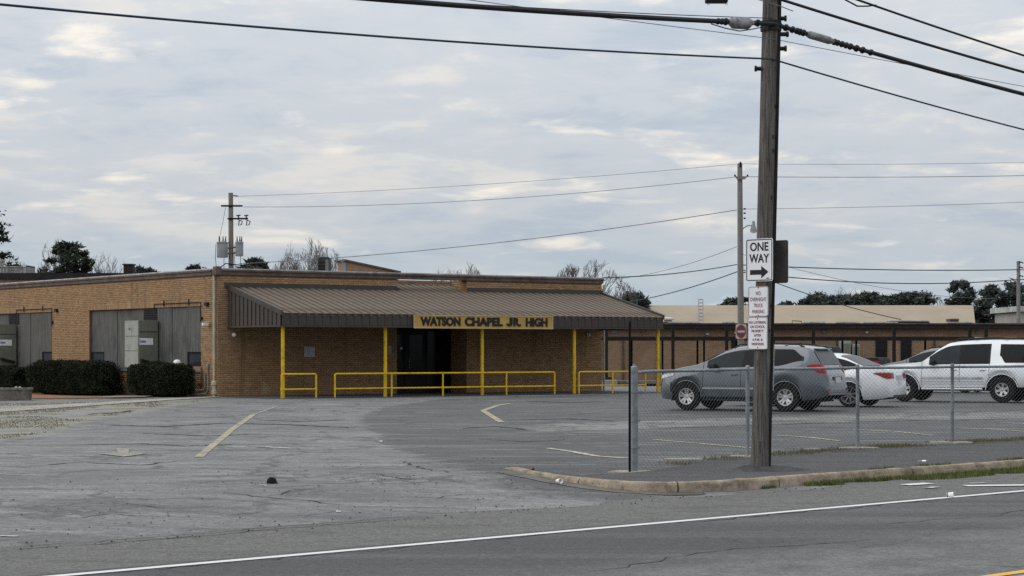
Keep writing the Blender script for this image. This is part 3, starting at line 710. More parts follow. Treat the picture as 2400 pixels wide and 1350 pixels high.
# doors in the alcove
yb = ALD; dw = (AL1-AL0)
fr = MB(); fr.box(AL0, AL1, yb-.02, yb+.08, 2.35, 2.62); fr.box(AL0, AL0+.07, yb-.02, yb+.08, 0, 2.35); fr.box(AL1-.07, AL1, yb-.02, yb+.08, 0, 2.35)
xm = [AL0+.07, AL0+1.02, AL0+1.97, AL1-.07]
for q in xm[1:3]: fr.box(q-.035, q+.035, yb-.02, yb+.08, 0, 2.35)
fr.build('door_frame', 'door_dark', school)
for k in range(3):
    a, b = xm[k]+(.0 if k == 0 else .035), xm[k+1]-(.035 if k < 2 else 0)
    if k < 2:
        d = MB().box(a+.01, b-.01, yb+.01, yb+.055, .02, 2.33).build('door', 'door_dark', school)
        MB().box(a+.16, b-.16, yb+.004, yb+.01, .95, 2.15).build('pane', 'glass', d)
        MB().tube([(a+.12, yb-.05, .92), (a+.12, yb-.05, 1.28)], .014, 8).box(a+.11, a+.13, yb-.05, yb+.01, .93, .95).box(a+.11, a+.13, yb-.05, yb+.01, 1.24, 1.26).build('handle', 'galv', d)
    else: MB().box(a, b, yb+.02, yb+.04, .02, 2.33).build('sidelight_pane', 'glass', school)
MB().box(xm[0]+.3, xm[0]+.55, yb-.028, yb-.021, 2.45, 2.54).build('door_notice', 'trim_pale', school)
MB().box(xm[1]-.2, xm[1]-.12, yb-.004, yb+.003, 1.62, 1.7).build('door_notice', 'paper', school)
# ---- the canopy
P = 3.8; CX0, CX1 = .40, 16.50; ZB, ZT, ZA = 2.37, 2.83, 3.77       # fascia bottom/top, height at the wall (local)
slope = (ZA-ZT)/P
can = school
def rz(y): return ZT+slope*(P+y)
npan = 53; pw = (CX1-CX0)/npan
def pan_mesh(yend):
    mb = MB(); rh = .085
    pr = [(0, -rh), (.085, -rh), (.095, 0), (pw-.010, 0), (pw, -rh)]
    pr2 = [(x, z-.012) for x, z in pr]
    y0, y1 = -P-.05, yend; z0, z1 = rz(y0), rz(y1); n = len(pr)
    vs = [(x, y0, z0+z) for x, z in pr]+[(x, y1, z1+z) for x, z in pr]+[(x, y0, z0+z) for x, z in pr2]+[(x, y1, z1+z) for x, z in pr2]
    fs = [(i, i+1, n+i+1, n+i) for i in range(n-1)]+[(2*n+i+1, 2*n+i, 3*n+i, 3*n+i+1) for i in range(n-1)]+[(i+1, i, 2*n+i, 2*n+i+1) for i in range(n-1)]
    return mb.add(vs, fs)
pa = pan_mesh(-.02); pb = pan_mesh(ALD-.02)
canopy_roof = None
first = {}
for k in range(npan):
    x = CX0+k*pw; deep = AL0+.12 < x and x+pw < AL1-.1
    key = deep
    if key not in first:
        o = (pb if deep else pa).build('roof_panel', 'roof_metal', school, loc=(x, 0, 0)); first[key] = o.data
    else: o = link('roof_panel', first[key], school, (x, 0, 0))
fm = MB(); fm.bbox(.007, pw-.007, -P-.02, -P+.015, ZB+.05, ZT-.03, .006); fme = None
for k in range(npan):
    x = CX0+k*pw
    if fme is None: fme = fm.build('fascia_panel', 'brown_metal', school, loc=(x, 0, 0)).data
    else: link('fascia_panel', fme, school, (x, 0, 0))
MB().box(CX0-.02, CX1+.02, -P-.05, -P+.03, ZB-.01, ZB+.045).build('fascia_trim', 'brown_metal', school)
for sx, name in ((CX0, 0), (CX1, 1)):
    ns = 13; sw = (P-.06)/ns
    for k in range(ns):
        y0 = -P+.03+k*sw; y1 = y0+sw; xo = sx-.02 if name == 0 else sx
        mb = MB(); z0 = rz(y0)-.06; z1 = rz(y1)-.06
        x0, x1 = (xo, xo+.02)
        mb.prism([(y0+.005, ZB+.05), (y1-.005, ZB+.05), (y1-.005, z1), (y0+.005, z0)], x0, x1, axis='x')
        xr0, xr1 = (sx-.05, sx-.02) if name == 0 else (sx+.02, sx+.05)
        mb.prism([(y0, ZB+.05), (y0+.05, ZB+.05), (y0+.05, z0), (y0, z0)], xr0, xr1, axis='x')
        mb.build('gable_panel', 'brown_metal', school)
    xa, xb = (sx-.055, sx+.02) if name == 0 else (sx-.02, sx+.055)
    MB().prism([(-P-.05, ZT-.09), (0, ZA-.09), (0, ZA+.075), (-P-.05, ZT+.075)], xa, xb, axis='x').build('verge_trim', 'brown_metal', school)
    MB().box(xa, xb, -P, -.005, ZB-.01, ZB+.045).build('fascia_trim', 'brown_metal', school)
MB().box(CX0+.03, CX1-.03, -P+.04, -.02, ZB+.10, ZB+.13).build('soffit', 'brown_metal', school)
for a, b in ((.25, AL0-.02), (AL1+.02, LEN)):
    MB().box(a, b, -.06, -.014, ZA-.03, ZA+.13).build('flashing', 'brown_metal', school)
# posts of the canopy: yellow
def local_x(px, yl):
    """x along the front of a sight line crossing the plane y = yl"""
    d = Vector(((px-1200)/F, 1.0)); c = Vector((0, 0))-CORN
    cx, cy = c.dot(U), c.dot(V); dx, dy = d.dot(U), d.dot(V); t = (yl-cy)/dy; return cx+dx*t
PY = -P+.25
for px in (663, 903, 1130, 1346, 1542):
    x = local_x(px, PY)
    MB().tube([(x, PY, -.25), (x, PY, ZB+.12)], .062, 14).build('canopy_post', 'yellow', school, smooth=True)
# lettering board on the fascia
bx0, bx1 = local_x(969, -P-.06), local_x(1294, -P-.06)
brd = MB().bbox(bx0, bx1, -P-.10, -P-.052, ZB-.02, ZT-.035, .006).build('name_board', 'gold', school)
fe = MB(); e = .035
fe.box(bx0-.01, bx1+.01, -P-.115, -P-.101, ZB-.03, ZB-.03+e).box(bx0-.01, bx1+.01, -P-.115, -P-.101, ZT-.025-e, ZT-.025).box(bx0-.01, bx0-.01+e, -P-.115, -P-.101, ZB-.03+e, ZT-.025-e).box(bx1+.01-e, bx1+.01, -P-.115, -P-.101, ZB-.03+e, ZT-.025-e)
fe.build('board_edge', 'gold_edge', brd)
zl_ = (ZB+ZT)/2-.018; LH = .31
for word, a_, b_ in (('WATSON', 985, 1079), ('CHAPEL', 1089, 1178), ('R.', 1203, 1221), ('HIGH', 1232, 1283)):
    u0, u1 = local_x(a_, -P-.1), local_x(b_, -P-.1); lettering(brd, word, u1-u0, LH, ((u0+u1)/2, -P-.103, zl_), 'sign_black', .05, .02)
u0, u1 = local_x(1187, -P-.1), local_x(1201, -P-.1); jw = u1-u0                     # the J, drawn by hand
jp = [(jw*.52, LH), (jw, LH), (jw, LH*.32), (jw*.86, LH*.08), (jw*.55, 0), (jw*.2, LH*.04), (0, LH*.18), (0, LH*.34), (jw*.4, LH*.34), (jw*.42, LH*.22), (jw*.50, LH*.22), (jw*.52, LH*.32)]
MB().prism([(u0+x, zl_-LH/2+z) for x, z in jp], -P-.123, -P-.103).build('lettering', 'sign_black', brd)
# plaque, cameras, downspouts, pipes
x = local_x(725, -.02); MB().bbox(x-.21, x+.21, -.05, -.016, 1.35, 1.72, .01).build('wall_plaque', 'trim_pale', school)
x = local_x(908, -.02); MB().box(x-.16, x-.02, -.03, -.015, 1.45, 1.75).box(x+.02, x+.16, -.03, -.015, 1.45, 1.75).build('wall_notice', 'trim_pale', school)
def dome_cam(x, y, z, ax, m='white_plastic'):
    r = [(0.0, .0), (.075, .0), (.08, .05), (.06, .07), (.055, .10), (.03, .13), (0.001, .135)]
    mb = MB(); mb.lathe(r, 14)
    for i, p in enumerate(mb.v): mb.v[i] = (x+p[0], y-p[2], z+p[1]) if ax == 'y' else (x-p[2], y+p[0], z+p[1])
    mb.build('security_camera', m, school, smooth=True)
dome_cam(local_x(548, -.02), -.015, 2.12, 'y'); dome_cam(local_x(1378, -.02), -.015, 2.2, 'y')
mb = MB(); mb.bbox(-.12, -.014, .58, .68, 2.42, 2.52, .015); mb.bbox(-.30, -.08, .50, .62, 2.42, 2.53, .02); mb.build('security_camera', 'white_plastic', school)
mb = MB(); mb.tube([(-.07, .12, HT-.22), (-.07, .12, .42)], .05, 10); mb.build('downspout', 'downspout', school, smooth=True)
mb = MB(); mb.lathe([(.05, .55), (.10, .5), (.10, .40), (.065, .38), (.065, .22), (.095, .2), (.095, .08), (.06, .05), (.06, -.25)], 12, o=(-.07, .12, 0)); mb.build('downspout_boot', 'downspout', school, smooth=True)
mb = MB(); mb.tube([(LEN+.07, -.05, HT-.25), (LEN+.07, -.05, 0)], .045, 8); mb.build('downspout', 'downspout', school, smooth=True)
mb = MB(); mb.tube([(-.05, 1.15, 1.0), (-.05, 1.15, .45), (-.05, 1.35, .40), (-.30, 1.35, .38), (-.34, 1.35, .3), (-.34, 1.35, -.2)], .035, 8); mb.build('pipe', 'copper_pipe', school, smooth=True)
mb = MB(); mb.tube([(-.05, .85, .8), (-.05, .85, .34), (-.12, .85, .22), (-.34, .95, .2), (-.34, 1.25, .2)], .03, 8); mb.build('pipe', 'grey_pipe', school, smooth=True)
mb = MB(); mb.tube([(-.05, .62, 1.0), (-.05, .62, .22), (-.1, .66, .1), (-.3, .9, .06), (-.34, 1.2, .06)], .03, 8); mb.bbox(-.09, -.014, .57, .67, .95, 1.12, .01); mb.build('pipe', 'grey_pipe', school, smooth=True)
# rooftop: monitor with sloping top
ro = lambda px, py, Y: at(px, py, Y)
def to_local(v):
    d = Vector((v.x, v.y))-CORN; return Vector((d.dot(U), d.dot(V), v.z-ZF))
a = to_local(at(812, 612, 82)); b = a.copy(); b.x = local_x(934, a.y); b.z = a.z-.42
mb = MB(); pts = [(a.x, HT-.4), (b.x, HT-.4), (b.x, b.z), (a.x, a.z)]
mb.prism(pts, a.y, a.y+.7); mb.build('roof_monitor', 'brick_far', school)
mb = MB(); mb.prism([(a.x-.1, a.z+.004), (b.x+.08, b.z+.004), (b.x+.08, b.z+.07), (a.x-.1, a.z+.07)], a.y-.08, a.y+.8); mb.build('monitor_coping', 'trim_brown', school)
# rooftop units are things of their own
def roof_unit(name, label, cat, px0, px1, py, Y, m, dep=.9, extra=None):
    A = at(px0, py, Y); B = at(px1, py, Y); h = A.z-(ZF+HT-.3)
    t = thing(name, label, cat, ((A.x+B.x)/2, Y, ZF+HT-.3)); wd = B.x-A.x
    MB().bbox(-wd/2, wd/2, 0, dep, 0, h, .02).build('casing', m, t)
    if extra: extra(t, wd, h)
    return t
def ac_extra(t, wd, h):
    for k in range(7): MB().box(-wd/2+.02, wd*.10, -.012, -.001, .1+k*(h-.2)/7, .1+(k+.55)*(h-.2)/7).build('grille_bar', 'black', t)
    MB().box(wd*.16, wd/2-.03, -.012, -.001, h*.35, h*.92).build('access_panel', 'grey_pipe', t)
    MB().lathe([(.02, h+.005), (wd*.36, h+.005), (wd*.36, h+.03), (.02, h+.03)], 16, o=(0, .45, 0)).build('fan_guard', 'black', t)
roof_unit('rooftop_condenser', 'black rooftop condenser with pale side panel on the flat school roof', 'air conditioner', 745, 772, 603, 79, 'ac_dark', .9, ac_extra)
roof_unit('roof_vent_box', 'small grey vent box beside the sloping brick roof monitor', 'vent', 800, 811, 614, 82, 'xfmr', .5, lambda t, w_, h: MB().bbox(-w_/2-.03, w_/2+.03, -.03, .53, h, h+.05, .01).build('cap', 'grey_pipe', t))
roof_unit('roof_hatch_box', 'dark square box on the roof of the rear wing', 'vent', 289, 311, 621, 97, 'louvre', .6, lambda t, w_, h: MB().bbox(-w_/2-.05, w_/2+.05, -.05, .65, h, h+.06, .01).build('cap', 'ac_dark', t))
t = thing('vent_pipe', 'thin bent vent pipe standing on the flat roof beside the condenser', 'pipe', tuple(at(787, 640, 80).xy)+(ZF+HT-.3,))
MB().tube([(0, 0, 0), (0, 0, .92), (.06, 0, 1.0), (.14, 0, 1.02), (.2, 0, .98)], .025, 8).build('pipe', 'grey_pipe', t, smooth=True)
MB().lathe([(.08, 0), (.06, .06), (.03, .08)], 10).build('flange', 'grey_pipe', t)
# rear wing, taller, seen over the left part of the roof
rw = thing('rear_wing', 'taller brick rear wing behind the school roof at the far left', 'building', (0, 0, 0))
A = at(-220, 640, 103); B = at(332, 636, 103)
MB().box(A.x, B.x, 103, 116, 0, A.z-.32).build('wall', 'brick_far', rw)
MB().box(A.x-.15, B.x+.15, 102.85, 116.1, A.z-.31, A.z).build('fascia', 'louvre', rw)
A = at(-40, 622, 104); B = at(64, 622, 104)
t = thing('chiller_unit', 'pale ribbed rooftop chiller at the left edge on the rear wing', 'air conditioner', (A.x, 104, at(0, 640, 103).z))
wd = B.x-A.x; hh = A.z-at(0, 640, 103).z
MB().bbox(0, wd-.06, 0, 1.4, 0, hh*.8, .02).build('casing', 'trim_pale', t)
for k in range(14): MB().box(.05+k*(wd-.2)/14, .05+(k+.5)*(wd-.2)/14, -.03, -.002, .04, hh*.74).build('fin', 'grey_pipe', t)
MB().box(wd-.06, wd+.06, -.05, 1.45, 0, hh).build('end_post', 'grey_pipe', t); MB().box(-.05, wd+.06, -.05, 1.45, hh*.8+.004, hh*.9).build('top_rail', 'trim_pale', t)

# ------------------------------------------------------------------ wall-hung classroom air conditioners (stand on the ground against the wall)
def wall_unit(s, label):
    t = thing('wall_air_conditioner', label, 'air conditioner', bl(0, s)+(ZF,), BROT, 'classroom air conditioners')
    D, Wd, H = .77, 1.18, 2.66
    MB().bbox(-D, -.016, 0, Wd, .95, H, .015).build('cabinet', 'unit_side', t)
    for k, (z0, z1) in enumerate(((.97, 1.55), (1.57, 2.08), (2.1, 2.64))):
        MB().bbox(-D-.02, -D-.001, .02, Wd-.02, z0, z1, .006).build('front_panel', 'unit_front', t)
    MB().box(-D+.05, -.02, .05, Wd-.05, -.1, .95).build('plinth', 'black', t)
    MB().box(-D+.02, -.05, -.012, -.001, 2.24, 2.26).build('seam', 'dark_steel', t)
    n_ = MB().box(-D+.03, -.22, -.010, -.001, 1.78, 2.02).build('notice', 'paper', t)
    MB().box(-D+.05, -.5, -.014, -.0105, 1.86, 1.94).build('print', 'blue_print', n_)
    MB().prism([(-D+.05, 1.20), (-.12, 1.05), (-.12, 1.13), (-D+.05, 1.28)], -.16, -.002).build('hood', 'dark_steel', t)
    MB().box(-D+.22, -.15, -.02, -.001, .86, .94).build('grille', 'black', t)
    MB().lathe([(.001, 0), (.045, 0), (.045, .05), (.001, .05)], 10, axis='y', o=(0, 0, 0)).build('gauge', 'galv', t, loc=(-D-.07, .62, 2.36), rotz=R(90))
    return t
wall_unit(4.65, 'grey-green air conditioner with three pale front panels between the two hedges')
wall_unit(18.15, 'olive air conditioner at the left edge of the picture against boarded windows')
# globe lamp poking out of the hedge
t = thing('globe_lamp', 'white globe lamp on a short post rising above the right-hand hedge', 'lamp', bl(-.62, 1.85)+(ZF+.0,))
MB().tube([(0, 0, 0), (0, 0, .95)], .03, 8).build('post', 'dark_steel', t)
MB().lathe([(.001, .93), (.06, .93), (.09, .97), (.135, 1.04), (.15, 1.12), (.13, 1.2), (.08, 1.25), (.001, 1.27)], 16).build('globe', 'white_plastic', t, smooth=True)

# ------------------------------------------------------------------ yellow pipe railings along the canopy edge
def railing(label, pxs, tops, extra_z=0):
    Yr = -P+.05; xs = [local_x(p, Yr) for p in pxs]
    z0 = -.02; t = thing('pipe_railing', label, 'railing', bl(xs[0], Yr)+(ZF,), BROT, 'yellow pipe railings')
    rel = [x-xs[0] for x in xs]
    r = .03; H = .80; c = .05
    MB().tube([(rel[0], 0, H-c), (rel[0]+c*.3, 0, H-c*.3), (rel[0]+c, 0, H), (rel[-1]-c, 0, H), (rel[-1]-c*.3, 0, H-c*.3), (rel[-1], 0, H-c)], r, 8).build('top_rail', 'yellow', t, smooth=True)
    MB().tube([(rel[0], 0, .30), (rel[-1], 0, .30)], r*.9, 8).build('lower_rail', 'yellow', t, smooth=True)
    for q in rel: 
        MB().tube([(q+.0, 0, -.25), (q+.0, 0, H-.02)], r, 8).build('post', 'yellow', t, smooth=True)
        for zc in (.30, H):
            if zc == H and q in (rel[0], rel[-1]): continue
            MB().tube([(q, 0, zc-.045), (q, 0, zc+.04)], r*1.28, 8).build('fitting', 'yellow', t, smooth=True)
railing('short yellow pipe railing at the leftmost canopy post', (660, 741), 0)
railing('long yellow pipe railing in front of the school doors', (785, 918, 1038, 1187, 1300), 0)
railing('yellow pipe railing beside the fence end post, two bays long', (1357, 1436, 1513), 0)
railing('yellow pipe railing partly hidden behind the grey car', (1550, 1640), 0)
# ------------------------------------------------------------------ chain-link fence
FZ = 1.52
fpx = [(1486, 1110), (1752, 1073), (2010, 1053), (2232, 1040)]
fp = [ground(*p) for p in fpx]
d_ = (fp[3]-fp[2]).xy.normalized()
for k in (1, 2, 3): 
    q = fp[3].xy+d_*2.95*k; fp.append(Vector((q.x, q.y, hz(q.x, q.y))))
fence = thing('chain_link_fence', 'galvanised chain link fence between the footway and the parked cars', 'fence', tuple(fp[0]))
O = fp[0]
for i, p in enumerate(fp):
    l = p-O
    if i == 0:
        MB().tube([(0, 0, -.3), (0, 0, FZ-O.z+.0)], .054, 16).build('end_post', 'galv', fence, smooth=True)
        MB().lathe([(.058, FZ-O.z-.03), (.06, FZ-O.z+.0), (.045, FZ-O.z+.045), (.018, FZ-O.z+.06), (.015, FZ-O.z+.075), (.001, FZ-O.z+.08)], 14).build('post_cap', 'galv', fence, smooth=True)
        for zb in (.35, .72, 1.12): MB().lathe([(.055, zb), (.061, zb), (.061, zb+.025), (.055, zb+.025)], 14).bbox(.05, .085, -.012, .012, zb, zb+.025, .003).build('tension_band', 'galv', fence)
    else:
        MB().tube([(l.x, l.y, l.z-.3), (l.x, l.y, FZ-O.z-.02)], .031, 12).build('line_post', 'galv', fence, smooth=True)
        MB().lathe([(.034, FZ-O.z-.06), (.036, FZ-O.z-.02), (.034, FZ-O.z+.024), (.02, FZ-O.z+.038), (.001, FZ-O.z+.04)], 10, o=(l.x, l.y, 0)).build('post_cap', 'galv', fence, smooth=True)
rz_ = FZ-O.z-.02
def bayrail(i):
    a, b = fp[i]-O, fp[i+1]-O
    pts = []
    for k in range(9):
        t = k/8; q = a.lerp(b, t); pts.append((q.x, q.y, rz_-(.02 if i == 0 and k == 0 else 0)-.006*math.sin(t*math.pi)))
    MB().tube(pts, .023, 8).build('top_rail', 'galv', fence, smooth=True)
    # diamond mesh: two families of slanted wires, knuckled over the rail
    L = (b-a).xy.length; ux = Vector(((b-a).x/L, (b-a).y/L, 0)); nx = Vector((ux.y, -ux.x, 0))
    mb = MB(); H0 = .05; H1 = rz_+.0; st = .118
    rnd = random.Random(i)
    for fam in (1, -1):
        k = -int((H1-H0)*1.65/st)-1
        while k*st < L+(H1-H0)*1.65:
            s0 = k*st; pts = []
            for (zz) in (H0, (H0+H1)/2, H1):
                s_ = s0+fam*(zz-H0)*1.65+(0 if fam == 1 else 0); pts.append((s_, zz))
            # clip to the bay
            (sa, za), (sb, zb) = pts[0], pts[-1]
            lo, hi = 0.0, 1.0
            if sb != sa:
                t0, t1 = (0-sa)/(sb-sa), (L-sa)/(sb-sa); lo = max(lo, min(t0, t1)); hi = min(hi, max(t0, t1))
            if hi > lo:
                p0 = a+ux*(sa+(sb-sa)*lo)+nx*(.03+.003*fam); p1 = a+ux*(sa+(sb-sa)*hi)+nx*(.03+.003*fam)
                gz0 = (a.z*(1-(sa+(sb-sa)*lo)/L)+b.z*((sa+(sb-sa)*lo)/L))
                mb.tube([(p0.x, p0.y, za+(zb-za)*lo), (p1.x, p1.y, za+(zb-za)*hi)], .0017, 4, cap=False)
            k += 1
    mb.build('chain_mesh', 'galv_wire', fence, fix=False)
for i in range(len(fp)-1): bayrail(i)
# concrete footings at the posts
for p, lab, wdt in ((fp[0], 'cracked concrete footing round the fence end post', .30), (fp[1], 'concrete footing of the fence post beside the utility pole', .28), (fp[2], 'concrete footing of the middle fence post', .30), (fp[3], 'concrete footing of the rightmost fence post in view', .34)):
    mb = MB(); n = 12; rr = random.Random(int(p.x*100)); top = []
    for k in range(n):
        t = 2*math.pi*k/n; r_ = wdt*(.75+.4*rr.random()); top.append((math.cos(t)*r_*1.15, math.sin(t)*r_))
    mb.prism(top, -.08, .035, axis='z'); o = mb.build('concrete_footing', 'concrete', loc=(p.x, p.y, p.z)); tag(o, lab, 'footing', 'fence footings')
for (px, py, wd, lab) in ((1600, 1082, .35, 'loose concrete slab lying between the first two fence posts'), (1905, 1057, .16, 'thin concrete chip by the fence between utility pole and middle post')):
    p = ground(px, py); rr = random.Random(px)
    mb = MB(); mb.prism([(math.cos(2*math.pi*k/9)*wd*(.8+.35*rr.random()), math.sin(2*math.pi*k/9)*wd*.6*(.8+.35*rr.random())) for k in range(9)], -.02, .045, axis='z')
    tag(mb.build('concrete_slab', 'concrete', loc=tuple(p)), lab, 'slab')
# bare steel signpost beside the end post
p = ground(1479, 1112); p.y -= .02
t = thing('steel_signpost', 'thin dark steel post without a sign beside the fence end post', 'post', (p.x-.02, p.y, p.z))
MB().box(-.016, .016, -.004, .004, -.3, 2.11).box(-.016, -.010, -.020, -.004, -.3, 2.11).box(.010, .016, -.020, -.004, -.3, 2.11).build('channel', 'dark_steel', t)
for k in range(6): MB().box(-.006, .006, -.0055, -.0045, 2.0-k*.09, 2.012-k*.09).build('bolt_hole', 'black', t)

# ------------------------------------------------------------------ utility pole by the road
PB = Vector((3.474, 28.6, .13))
pole = thing('utility_pole', 'weathered brown wooden utility pole at the roadside with signs on it', 'utility pole', tuple(PB))
LEAN = .150/6.55
def px_(z): return LEAN*z
pts = []; rad = []
for k in range(25):
    z = -.3+k*10.2/24; pts.append((px_(z), 0, z)); rad.append(.134-.0022*z if z > .3 else .142)
mb = MB(); mb.tube(pts, rad, 20)
for i, v in enumerate(mb.v):
    n_ = .008*mnoise.noise((v[0]*9, v[1]*9, v[2]*.6)); cx = px_(v[2]); dx, dy = v[0]-cx, v[1]; l = math.hypot(dx, dy) or 1
    mb.v[i] = (v[0]+dx/l*n_*2, v[1]+dy/l*n_*2, v[2])
mb.build('shaft', 'pole_wood', pole, smooth=True)
MB().tube([(px_(z)+.105, -.075, z) for z in (-.1, 1, 2.2, 4, 6, 8)], .026, 8).build('conduit', 'dark_steel', pole, smooth=True)
MB().tube([(px_(z)+.14, -.02, z) for z in (1.1, 1.4, 1.75)], .012, 6).build('ground_wire', 'trim_pale', pole, smooth=True)
for z, sd, ln in ((5.72, -1, .16), (6.0, 1, .16), (6.2, 1, .20), (6.42, 1, .14)):
    c = px_(z-.13); s0 = .125*sd
    MB().tube([(c+s0, -.05, z-.13), (c+s0+ln*.6*sd, -.05, z-.13)], .03, 8).tube([(c+s0+ln*.5*sd, -.05, z-.17), (c+s0+ln*.5*sd, -.05, z-.09)], .018, 6).build('bracket', 'black', pole)
MB().lathe([(.140, 6.12), (.148, 6.12), (.148, 6.26), (.140, 6.26)], 16, o=(px_(6.2), 0, 0)).build('band', 'black', pole)
for k in range(9):
    rr = random.Random(k); z = 1.4+rr.random()*3.8; a_ = R(-120+rr.random()*70); c = px_(z)
    MB().box(c+math.cos(a_)*.132-.006, c+math.cos(a_)*.132+.006, math.sin(a_)*.132-.012, math.sin(a_)*.132+.01, z, z+.05).build('staple', 'black', pole)
# dug-out dirt at the foot
mb = MB(); n = 28; vs = [(0, 0, .06)]
for ring, (r_, h_) in enumerate(((.2, .05), (.34, .03), (.5, -.01))):
    for k in range(n):
        t_ = 2*math.pi*k/n; q = r_*(1+.3*mnoise.noise((math.cos(t_)*2, math.sin(t_)*2, ring))); vs.append((math.cos(t_)*q*1.1+.08*ring, math.sin(t_)*q, h_+.02*mnoise.noise((k*.9, ring, 2))))
fs = [(0, 1+k, 1+(k+1) % n) for k in range(n)]+[(1+r_*n+k, 1+(r_+1)*n+k, 1+(r_+1)*n+(k+1) % n, 1+r_*n+(k+1) % n) for r_ in range(2) for k in range(n)]
M['tar'] = mat('tar', (.035, .035, .037), (.06, .06, .062), 7, .9, 0, .6)
o = MB().add(vs, fs).build('tar_mound', 'tar', loc=(PB.x, PB.y, PB.z), smooth=True); tag(o, 'mound of broken tar round the foot of the utility pole', 'tar patch')
# signs on the pole, all facing along the road
SR = R(-42); SN = Vector((math.sin(SR), -math.cos(SR)))
def rrect(w_, h_, r_, n=5):
    pts = []
    for (cx, cz, a0) in ((w_/2-r_, h_/2-r_, 0), (-w_/2+r_, h_/2-r_, 90), (-w_/2+r_, -h_/2+r_, 180), (w_/2-r_, -h_/2+r_, 270)):
        for k in range(n+1):
            a_ = R(a0+90*k/n); pts.append((cx+r_*math.cos(a_), cz+r_*math.sin(a_)))
    return pts
def ring_plate(mb, w_, h_, r_, e, y0, y1):
    a_ = rrect(w_, h_, r_); b_ = rrect(w_-2*e, h_-2*e, max(.005, r_-e)); n = len(a_)
    vs = [(x, y0, z) for x, z in a_]+[(x, y0, z) for x, z in b_]+[(x, y1, z) for x, z in a_]+[(x, y1, z) for x, z in b_]
    fs = []
    for i in range(n):
        j = (i+1) % n; fs += [(i, j, n+j, n+i), (2*n+i, 3*n+i, 3*n+j, 2*n+j), (i, 2*n+i, 2*n+j, j), (n+i, n+j, 3*n+j, 3*n+i)]
    return mb.add(vs, fs)
def sign_at(pyc, w_, h_, name, label, off=.150, side=0.0):
    z = CH+(HOR-pyc)/F*PB.y; c = px_(z-PB.z)
    loc = Vector((PB.x+c+SN.x*off+math.cos(SR)*side, PB.y+SN.y*off+math.sin(SR)*side, z))
    t = thing(name, label, 'sign', tuple(loc), SR); MB().prism(rrect(w_, h_, .032), -.002, .002).build('plate', 'sign_white', t); return t
t = sign_at(610, .457, .595, 'one_way_sign', 'white ONE WAY sign with a black arrow on the utility pole')
ring_plate(MB(), .437, .575, .028, .012, -.0045, -.0025).build('border', 'sign_black', t)
lettering(t, 'ONE', .31, .122, (.0, -.003, .185), 'sign_black', .022); lettering(t, 'WAY', .335, .122, (.0, -.003, .022), 'sign_black', .022)
MB().prism([(-.155, -.205), (.035, -.205), (.035, -.255), (.155, -.168), (.035, -.085), (.035, -.138), (-.155, -.138)], -.0045, -.0025).build('arrow', 'sign_black', t)
MB().box(.11, .17, -.0045, -.0025, -.262, -.252).build('maker_mark', 'sign_black', t)
for zz in (.24, -.24): pass
t = sign_at(613, .46, .60, 'sign_seen_from_behind', 'brown back of a sign on the far side of the utility pole', -.175, .03)
t.rotation_euler[2] = SR+math.pi
for ch in t.children: ch.data.materials[0] = M['sign_back']
MB().box(-.02, .02, -.02, -.003, -.2, .2).build('mounting_strap', 'galv', t)
t = sign_at(707, .335, .418, 'truck_parking_sign', 'white sign with red lettering forbidding overnight truck parking')
ring_plate(MB(), .329, .412, .03, .006, -.0045, -.0025).build('border', 'sign_red', t)
for k, (s_, w_) in enumerate((('NO', .08), ('OVERNIGHT', .275), ('TRUCK', .155), ('PARKING', .20))): lettering(t, s_, w_, .052, (0, -.003, .115-k*.085), 'sign_red', .0)
for zz in (.19, -.195): MB().lathe([(.001, -.006), (.008, -.006), (.008, -.002), (.001, -.002)], 8, axis='y', o=(0, 0, zz)).build('bolt', 'black', t)
t = sign_at(781, .335, .455, 'loitering_sign', 'white sign with dark red lettering about loitering, below the truck sign')
ring_plate(MB(), .329, .449, .03, .006, -.0045, -.0025).build('border', 'sign_red', t)
for k, (s_, w_) in enumerate((('NO LOITERING', .285), ('ON SCHOOL', .245), ('PROPERTY', .20), ('AFTER', .12), ('4 P.M. &', .175), ('WEEKENDS', .21))): lettering(t, s_, w_, .036, (0, -.003, .15-k*.06), 'sign_red', .012)
for zz in (.20, -.20): MB().lathe([(.001, -.006), (.008, -.006), (.008, -.002), (.001, -.002)], 8, axis='y', o=(0, 0, zz)).build('bolt', 'black', t)

# ------------------------------------------------------------------ overhead cables along the road
def span(label, name, z0, kL, zL, kR, zR, r, m, L=44.0, off=0.0, extra=None, both=(True, True)):
    """cable past the pole; z at the pole, and heights zL/zR at kL/kR metres along each span"""
    pts = []; c = px_(z0-PB.z)+off
    aL = (z0-zL)/(kL*(1-kL/L)) if kL else 0; aR = (z0-zR)/(kR*(1-kR/L)) if kR else 0
    rng = ([-k for k in range(40, 0, -1)] if both[0] else [])+[-.5, 0]+([.5] if both[1] else [])+(list(range(1, 40)) if both[1] else [])
    for k in rng:
        a_ = aL if k < 0 else aR; q = abs(k); z = z0-a_*q*(1-q/L)
        pts.append((c+RD.x*k, -.16+RD.y*k, z-PB.z))
    o = MB().tube(pts, r, 8).build(name, m, smooth=True, loc=tuple(PB)); return tag(o, label, 'cable')
span('thin blue-black cable clamped low on the utility pole, crossing the whole sky', 'service_cable', 5.84, 11.9, 5.19, 6.77, 5.32, .013, 'cable_blue')
bundle = span('thick black cable bundle with grey splice cases at the utility pole', 'telephone_cable', 6.33, 7.42, 5.80, 6.77, 5.89, .033, 'cable')
span('hair-thin wire just below the thick cable bundle', 'drop_wire', 6.12, 6.04, 5.97, 6.77, 6.03, .005, 'wire_grey')
span('black cable leaving the pole top towards the upper right edge', 'power_cable', 6.70, 8, 6.75, 6.77, 6.24, .022, 'cable')
